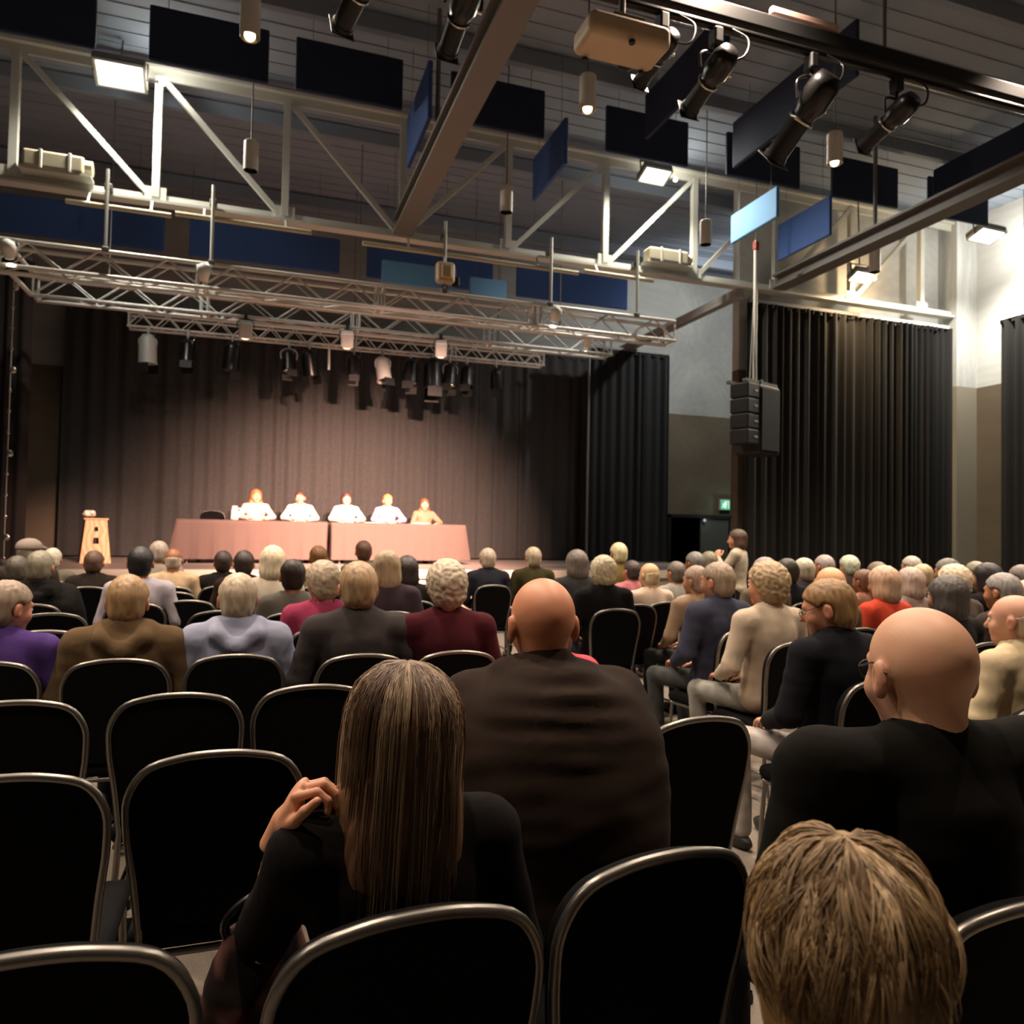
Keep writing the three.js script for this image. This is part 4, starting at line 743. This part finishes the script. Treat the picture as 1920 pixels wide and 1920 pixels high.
// x, z, size, hair, hair colour, clothing, its colour, skin, turn, turn of the head, girth, nearness, label, short description
const AUDIENCE = [
  [0.59, -0.65, 0.878, 'tousled', '#98774a', 'sweater', '#15131a', '#c99272', -34, -6, 0.92, 2, 'person with tousled dark blond hair seen from behind, the head nearest to the camera', 'the person with tousled dark blond hair'],
  [0.26, -1.42, 0.922, 'long', '#6b4b30', 'sweater', '#120e0d', '#c98f6f', 4, 0, 0.95, 2, 'woman with long straight brown hair and a black top, one hand raised to her neck', 'the woman with long brown hair'],
  [0.77, -2.01, 1.023, 'bald', '#b07c5c', 'coat', '#2a201a', '#c98a66', -4, 0, 1.18, 2, 'large bald man in a thick dark brown hooded coat, seen from behind', 'the bald man in the dark brown hooded coat'],
  [1.23, -1.17, 1.019, 'bald', '#8a7866', 'jacket', '#12110d', '#d2a484', -4, -9, 1.12, 2, 'bald man with thin glasses and a black jacket, his left ear showing', 'the bald man with glasses'],
  [-1.05, -3.98, 0.923, 'short', '#8c7a66', 'jacket', '#4a3470', '#b98467', 0, -38, 1.05, 1, 'grey-haired man in a purple jacket, face turned to the right', 'the man in the purple jacket'],
  [-0.54, -3.94, 0.942, 'short', '#9c7c55', 'hooded', '#5c4a34', '#b98668', 0, 0, 1.15, 1, 'man with thin sandy hair in a quilted olive brown hooded coat', 'the man in the olive brown hooded coat'],
  [-0.06, -3.96, 0.947, 'short', '#b5a58c', 'hooded', '#8e93a8', '#b98668', 0, 0, 1.05, 1, 'white-haired person in a pale grey-blue hooded sweatshirt', 'the person in the pale grey-blue hooded sweatshirt'],
  [0.50, -3.85, 0.995, 'short', '#a08562', 'jacket', '#383433', '#b98668', 0, 0, 1.10, 1, 'man with sandy grey hair in a dark grey jacket', 'the sandy-haired man in the dark grey jacket'],
  [0.95, -3.85, 0.997, 'curly', '#b3a58e', 'sweater', '#43171f', '#b98668', 0, 0, 1.08, 1, 'person with thick grey-white hair in a maroon sweater', 'the person in the maroon sweater'],
  [1.19, -3.04, 0.905, 'bob', '#6e4636', 'sweater', '#c8505c', '#b98668', -3, 10, 1.00, 1, 'person in a coral pink top mostly hidden behind the bald man in the brown coat', 'the person in the coral pink top'],
  [0.42, -4.85, 0.962, 'curly', '#a3937a', 'sweater', '#8e3450', '#b98668', 0, 20, 1.00, 0, 'person with fluffy grey-blond hair and a raspberry pink top', 'the person in the raspberry pink top'],
  [0.95, -5.70, 0.999, 'bob', '#c2ab88', 'jacket', '#4b4048', '#b98668', 0, 0, 1.00, 0, 'person with pale blond bobbed hair and a dusky purple jacket', 'the person with pale blond bobbed hair'],
  [1.27, -6.55, 0.951, 'bob', '#241a14', 'jacket', '#1b1a17', '#a87555', 0, 0, 1.00, 0, 'person with dark brown bobbed hair and a black jacket, in front of the right-hand table', 'the dark-haired person before the right-hand table'],
  [0.28, -5.73, 0.950, 'short', '#2a1a10', 'sweater', '#77736a', '#a87555', 0, 0, 1.00, 0, 'person with short dark hair and a pale grey top', 'the dark-haired person in the pale grey top'],
  [0.16, -6.61, 1.003, 'bob', '#cdbfa2', 'sweater', '#b5aa98', '#b98668', 0, 0, 1.00, 0, 'person with white-blond hair and a cream top in front of the left-hand table', 'the white-blond person in cream'],
  [-0.07, -7.43, 0.960, 'short', '#2b1b17', 'jacket', '#2a1d18', '#a87555', 0, 0, 1.00, 0, 'right one of two dark-haired people whose heads nearly touch before the left-hand table', 'the right one of the two dark-haired neighbours'],
  [-0.28, -8.34, 0.939, 'short', '#33241d', 'jacket', '#1f1a18', '#a87555', 0, 0, 1.00, 0, 'left one of two dark-haired people whose heads nearly touch before the left-hand table', 'the left one of the two dark-haired neighbours'],
  [0.66, -8.29, 0.986, 'short', '#6b451f', 'sweater', '#8c7d60', '#a87555', 0, 0, 1.00, 0, 'person with round brown hair below the gap between the two tables', 'the brown-haired person below the table gap'],
  [1.24, -9.09, 1.024, 'short', '#54341f', 'sweater', '#6d6f60', '#b57a58', 0, 0, 1.00, 0, 'person with short brown hair and a grey-green top, before the right-hand table', 'the brown-haired person in grey-green'],
  [-0.74, -8.29, 0.957, 'fringe', '#cbb9a6', 'sweater', '#c4aa88', '#8c5a3c', 0, 0, 1.00, 0, 'person with white crown and cream top below the left end of the table', 'the white-crowned person in cream'],
  [-0.97, -9.21, 0.995, 'short', '#b8a899', 'sweater', '#9d9184', '#a87555', 0, 25, 1.00, 0, 'grey-haired person with head turned, at the left end of the draped tables', 'the grey-haired person at the left end of the tables'],
  [-0.82, -6.57, 0.995, 'short', '#0d0b0d', 'sweater', '#a09aa2', '#8c5a3c', 0, 0, 1.00, 0, 'person with black hair and a pale lilac patterned top', 'the black-haired person in pale lilac'],
  [-1.45, -8.32, 0.931, 'short', '#59402f', 'jacket', '#2a231f', '#a87555', 0, 0, 1.00, 0, 'brown-haired person in front of the wooden stand', 'the brown-haired person before the wooden stand'],
  [-1.51, -6.60, 0.964, 'short', '#77725f', 'coat', '#131211', '#a87555', 0, 0, 1.10, 0, 'grey-haired person in a black coat on the left side', 'the grey-haired person in the black coat'],
  [-2.03, -9.36, 0.926, 'short', '#d6cbb8', 'sweater', '#6d6558', '#b98668', 0, 0, 0.95, 0, 'small white-haired head behind the grey-haired person in black', 'the small white-haired person on the left'],
  [-2.03, -8.41, 1.009, 'cap', '#8d8278', 'jacket', '#3a352d', '#6b4836', 0, -30, 1.00, 0, 'person in a pale flat cap with a dark face', 'the person in the pale flat cap'],
  [-1.86, -7.40, 0.914, 'short', '#4d473c', 'jacket', '#2b2a25', '#a87555', 0, 0, 1.00, 0, 'dark grey-haired person at the left edge, beside the one in the black coat', 'the dark grey-haired person at the left edge'],
  [2.54, -8.33, 0.983, 'short', '#b3a08c', 'jacket', '#23242c', '#b98668', 0, 0, 1.05, 0, 'grey-haired man in a dark navy jacket right of the draped tables', 'the grey-haired man in dark navy'],
  [3.10, -8.35, 0.997, 'short', '#a89a80', 'jacket', '#37341c', '#b98668', 0, 0, 1.05, 0, 'fair-haired person in an olive jacket against the stage front', 'the fair-haired person in olive'],
  [2.90, -6.63, 1.000, 'bob', '#5d544d', 'jacket', '#2c2d2c', '#a87555', 0, 0, 1.10, 0, 'person with shoulder-length dark grey hair and a charcoal jacket', 'the person with dark grey shoulder-length hair'],
  [2.70, -5.64, 0.980, 'curly', '#d3c8a6', 'jacket', '#1a191a', '#b98668', 0, 0, 1.05, 0, 'person with round white hair and a black jacket', 'the round white-haired person in black'],
  [4.18, -8.30, 1.046, 'short', '#cfc59c', 'jacket', '#6a5a30', '#8c6a3c', 0, 0, 1.10, 0, 'tall person with pale yellow-white hair rising behind the white heads', 'the tall pale-haired person'],
  [3.91, -7.45, 0.911, 'short', '#3c2e2a', 'sweater', '#b06c74', '#a87555', 8, 0, 1.00, 0, 'dark-haired person in a dusty pink top between two white heads', 'the dark-haired person in dusty pink'],
  [3.40, -6.14, 0.934, 'fringe', '#d8c9a2', 'sweater', '#d0bca8', '#c9a67c', 8, 0, 1.08, 0, 'white-haired person in a cream sweater behind the empty chair by the aisle', 'the white-haired person in the cream sweater'],
  [4.10, -6.85, 0.922, 'short', '#5f564b', 'sweater', '#8f8b82', '#a87555', 6, 0, 1.00, 0, 'dark grey-haired person in a pale grey top behind the one in navy', 'the dark grey-haired person in pale grey'],
  [4.61, -7.31, 0.989, 'short', '#6f6c66', 'jacket', '#241f1c', '#8c5a3c', 6, 0, 1.00, 0, 'left one of two small grey heads in front of the dark doorway', 'the left small grey head before the doorway'],
  [5.27, -8.04, 0.982, 'short', '#7d7761', 'jacket', '#3e3421', '#8c5a3c', 6, 0, 1.00, 0, 'right one of two small grey heads in front of the dark doorway', 'the right small grey head before the doorway'],
  [2.91, -4.35, 0.987, 'short', '#8f7d68', 'jacket', '#363848', '#b98668', 10, 10, 1.10, 1, 'grey-haired man in a slate blue jacket sitting at the aisle with dark trousers', 'the man in the slate blue jacket'],
  [3.36, -5.31, 0.939, 'short', '#b59a86', 'sweater', '#a58c72', '#c79a78', 6, 15, 1.00, 0, 'pinkish grey head just left of the man in the slate blue jacket', 'the pinkish grey head left of the slate blue jacket'],
  [2.87, -3.78, 1.001, 'curly', '#a08a68', 'sweater', '#b5a692', '#b98668', 5, 12, 1.00, 1, 'person with fluffy light brown hair and a cream knitted sweater', 'the person in the cream knitted sweater'],
  [2.45, -2.77, 0.981, 'short', '#8a6a40', 'jacket', '#16171c', '#b98668', 6, 34, 1.02, 1, 'brown-haired person with glasses and a dark navy jacket, face turned left', 'the person with glasses in dark navy'],
  [3.30, -2.58, 0.937, 'fringe', '#cdb597', 'jacket', '#c9b896', '#c9987c', 8, 14, 1.12, 1, 'balding white-haired man in a cream jacket at the right edge', 'the balding man in the cream jacket'],
  [3.96, -3.52, 0.953, 'bob', '#403b37', 'jacket', '#1c1c1a', '#8c6a55', 6, 0, 1.10, 1, 'person with dark grey hair behind the bald man with glasses', 'the dark grey-haired person behind the bald man'],
  [3.72, -4.23, 0.975, 'fringe', '#d3bd94', 'sweater', '#6d4d33', '#c79a6c', 6, 0, 1.00, 0, 'blond-white crown just behind the person with glasses in dark navy', 'the blond-white crown behind the navy jacket'],
  [4.38, -4.43, 0.967, 'bob', '#b8977c', 'sweater', '#b5402c', '#a87555', 6, 0, 1.00, 0, 'person with pinkish blond hair and a bright red-orange top', 'the person in the red-orange top'],
  [5.47, -5.76, 0.905, 'short', '#8a6148', 'sweater', '#c08a74', '#a87555', 6, 0, 1.00, 0, 'brown-haired person in a salmon top left of the red-orange one', 'the brown-haired person in salmon'],
  [5.22, -4.99, 0.941, 'bob', '#b09c8e', 'sweater', '#7c6a62', '#b98668', 6, 0, 1.00, 0, 'person with pale mauve-grey bobbed hair right of the red-orange top', 'the pale mauve-grey bob'],
  [6.57, -6.12, 0.934, 'short', '#cdb68c', 'sweater', '#8c7a60', '#b98668', 6, 0, 1.00, 0, 'pale blond head above the mauve-grey bob', 'the pale blond head above the bob'],
  [7.28, -6.93, 0.979, 'short', '#b0a898', 'jacket', '#2a2322', '#b98668', 6, 0, 1.00, 0, 'white-grey head highest above the mauve-grey bob', 'the white-grey head behind the bob'],
  [5.00, -4.38, 0.976, 'curly', '#c0b096', 'jacket', '#514640', '#b98668', 6, 0, 1.05, 0, 'person with thick cream-white hair behind the dark grey head', 'the thick cream-white hair'],
  [6.12, -5.42, 0.994, 'short', '#8f8b80', 'jacket', '#2b2724', '#b98668', 6, 0, 1.00, 0, 'dull grey head peeping over the thick cream-white hair', 'the dull grey head over the cream-white hair'],
  [7.45, -6.24, 0.955, 'short', '#8a8670', 'jacket', '#2b2a22', '#a87555', 6, 0, 1.00, 0, 'greenish grey head in front of the pale wall corner', 'the greenish grey head by the wall corner'],
  [5.93, -4.86, 0.975, 'bob', '#241f1f', 'jacket', '#1a1416', '#a87555', 6, 0, 1.00, 0, 'dark-haired person below the pale wall corner', 'the dark-haired person below the wall corner'],
  [4.65, -3.71, 0.962, 'short', '#85807c', 'jacket', '#3c342f', '#a4754f', 6, 0, 1.00, 0, 'person with short silver hair and a tanned neck above the balding man in cream', 'the silver-haired person with tanned neck'],
  [6.68, -5.13, 0.961, 'short', '#8f857e', 'jacket', '#2a1c18', '#b98668', 6, 0, 1.00, 0, 'faint grey head at the right edge, far row', 'the faint grey head at the right edge'],
  [5.57, -4.24, 0.909, 'bald', '#b98a6c', 'sweater', '#6a3a30', '#c79a84', 6, 0, 1.00, 0, 'pink-faced bald person cut by the right edge', 'the pink-faced person at the right edge'],
  [4.13, -5.47, 0.989, 'short', '#b8a8a0', 'sweater', '#7a6d5c', '#b98668', 6, 0, 1.00, 0, 'pale grey head peeping above the fluffy light brown hair', 'the pale grey head above the fluffy hair'],
  [4.71, -5.91, 0.973, 'short', '#3b3a2a', 'jacket', '#22242a', '#a87555', 6, 0, 1.00, 0, 'dark greenish-brown head right of the fluffy light brown hair', 'the dark head right of the fluffy hair'],
  [5.27, -6.35, 0.967, 'short', '#c5bfa8', 'jacket', '#35343c', '#b98668', 6, 0, 1.00, 0, 'flat white head between two dark heads', 'the flat white head between dark ones'],
  [5.89, -6.77, 0.984, 'short', '#9d8f8a', 'jacket', '#3d3222', '#a87555', 6, 0, 1.00, 0, 'mauve-grey head above the blond-white crown', 'the mauve-grey head above the crown'],
  [6.82, -7.41, 0.964, 'curly', '#b9c0a8', 'jacket', '#3a3028', '#b98668', 6, 0, 1.00, 0, 'pale greenish-white head in the far row before the black curtain', 'the greenish-white head before the curtain'],
  [6.13, -6.27, 0.945, 'short', '#6f6250', 'jacket', '#30281f', '#a87555', 6, 0, 1.00, 0, 'dull brown head just above the red-orange top', 'the dull brown head above the red-orange top'],
];
for (const [x, z, s, hair, hairCol, kind, topCol, skin, yaw, headYaw, fat, near, label, who] of AUDIENCE) {
  const o = { x, z, s, hair, hairCol, kind, topCol, skin, yaw, headYaw, fat, near, label };
  if (who.includes('long brown hair')) Object.assign(o, { pose: 'hair', tilt: -3 });
  if (who === 'the bald man with glasses') Object.assign(o, { pose: 'drape', glasses: true, nod: -4, shrug: 0.04 });
  if (who.includes('glasses in dark navy')) Object.assign(o, { glasses: true, trousers: '#a8a19c', nod: -12 });
  if (who.includes('cream knitted')) o.trousers = '#86867e';
  if (who.includes('slate blue')) o.trousers = '#3d403f';
  if (who.includes('purple jacket')) o.nod = -8;
  makePerson(o);
  chair(who.includes('long brown hair') ? x - 0.03 : x, z + 0.02, yaw, 'black banquet chair under ' + who.replace('the ', ''));
}
makePerson({ x: 5.71, z: -8.1, s: 0.935, stand: true, pose: 'mic', hair: 'bob', hairCol: '#4a3424', kind: 'sweater', topCol: '#b3a894', skin: '#b98668', yaw: 40, headYaw: 10, fat: 0.95, near: 1, label: 'person standing beyond the seated rows in a cream top, hands raised to the chest' });
// the panel, facing the audience behind the draped tables
[
  [0.04, 'long', '#b8683c', '#dfb2a4', '#d99c7c', 'panel member with long auburn hair and a pale pink top'],
  [0.84, 'short', '#4a2a22', '#efe6cf', '#cf8c74', 'panel member with a white open shirt and lanyard, second from the jug', true],
  [1.71, 'bob', '#46302a', '#f2ecdc', '#d9a08a', 'panel member in a white shirt, the middle one of the five'],
  [2.51, 'short', '#b08a50', '#aea6cc', '#d6a478', 'panel member with short fair hair in a pale lilac shirt'],
  [3.26, 'long', '#6a4630', '#a5705c', '#d99c7c', 'panel member with long brown hair and a brownish pink top'],
].forEach(([x, hair, hairCol, topCol, skin, label, lanyard], i) => {
  const z = TZ - 0.66;
  makePerson({ x, z, base: STAGE, s: i === 4 ? 0.94 : 0.99, pose: 'table', hair, hairCol, kind: 'sweater', topCol, skin, yaw: 180 + [4, -3, 0, 2, 6][i], headYaw: [6, -12, 0, 4, -8][i], fat: 0.96, near: 1, face: true, label, lanyard });
  const c = chair(x, z - 0.02, 180, 'black chair behind the tables under the ' + label.replace('panel member ', 'member ').replace(/ (long|short|open) /g, ' ').split(',')[0], 'chairs behind the panel table'); c.position.y = STAGE;
});
{ const c = chair(-0.72, TZ - 0.62, 180, 'empty banquet chair behind the left end of the panel tables, pale hoop showing', 'chairs behind the panel table'); c.position.y = STAGE; }

// empty chairs
for (const [x, z, yaw, label] of [
  [-0.27, -1.44, 0, 'empty black chair in the nearest row at the bottom left corner'],
  [0.68, -1.48, 8, 'empty black chair in the nearest row, just left of the tousled head'],
  [-0.52, -2.28, 0, 'empty black chair in the second row, cut by the left edge'],
  [-0.07, -2.36, 0, 'empty black chair in the second row beside the long-haired woman'],
  [1.33, -2.36, 6, 'empty black chair between the brown hooded coat and the bald man with glasses'],
  [-0.72, -3.12, 0, 'empty black chair in the third row at the left edge'],
  [-0.23, -3.12, 0, 'empty black chair in the third row below the olive brown coat'],
  [0.23, -3.16, 0, 'empty black chair in the third row left of the long brown hair'],
  [2.62, -2.2, 8, 'empty black chair at the right edge beyond the bald man with glasses'],
  [3.02, -5.95, 8, 'empty black chair with a clear seat edge before the person in the cream sweater'],
  [-1.22, -5.9, 0, 'empty black chair with a glinting hoop behind the purple jacket, lower one'],
  [-1.46, -6.95, 0, 'empty black chair with a glinting hoop below the grey-haired person in black, upper one'],
  [-0.47, -6.75, 0, 'empty black chair right of the sandy head, lower of two'],
  [-0.66, -7.6, 0, 'empty black chair right of the sandy head, upper of two'],
  [-0.55, -5.0, 0, 'empty black chair directly beyond the olive brown coat'],
  [-0.06, -5.02, 0, 'empty black chair directly beyond the pale hooded sweatshirt'],
  [-1.05, -4.98, 0, 'empty black chair directly beyond the purple jacket'],
  [-0.2, -5.9, 0, 'empty black chair two rows beyond the pale hooded sweatshirt'],
]) chair(x, z, yaw, label);

// things on the chairs and floor near the camera
{
  const t = thing('handbag', 'dark handbag with pinkish patches hanging from the elbow of the long-haired woman', 'bag', [0.03, 0.43, -1.53], 0.2);
  const f = new Field([-0.16, -0.02, -0.12], [0.16, 0.5, 0.12], 0.012); f.ell([0, 0.14, 0], [0.11, 0.15, 0.07], 0).ell([0.01, 0.27, 0], [0.08, 0.08, 0.045], 0.05).ell([0, 0.36, 0.0], [0.05, 0.05, 0.022], 0.02, 1); f.clip((x, y) => -y + 0.002);
  part('bag_body', paint(ripple(f.mesh(), (x, y, z) => 0.008 * N3(x * 24, y * 18, z * 24)), (x, y, z) => mixC(hex('#1d1614'), hex('#5d3b38'), 2.2 * N3(x * 20, y * 20, z * 20) - 0.2)), M.people, t);
  part('handle', tube([[-0.05, 0.3, 0], [-0.06, 0.34, 0], [0, 0.385, 0.01], [0.06, 0.34, 0], [0.05, 0.3, 0]], 0.009, 24, 8), M.blackGloss, t);
  part('buckle', new THREE.TorusGeometry(0.02, 0.004, 8, 16).translate(0.0, 0.3, 0.055), M.chrome, t);
}
{
  const t = thing('programme_leaflet', 'pale leaflet lying on the floor by the chair at the lower right', 'paper', [1.34, 0.003, -0.95], 0.5);
  part('sheet', rbox(0.21, 0.003, 0.3, 0.001, 0, 0.0015, 0, 1), M.paper, t); part('sheet', rbox(0.21, 0.003, 0.3, 0.001, 0.015, 0.005, 0.01, 1), M.paper, t);
}
renderer.render(scene, camera);
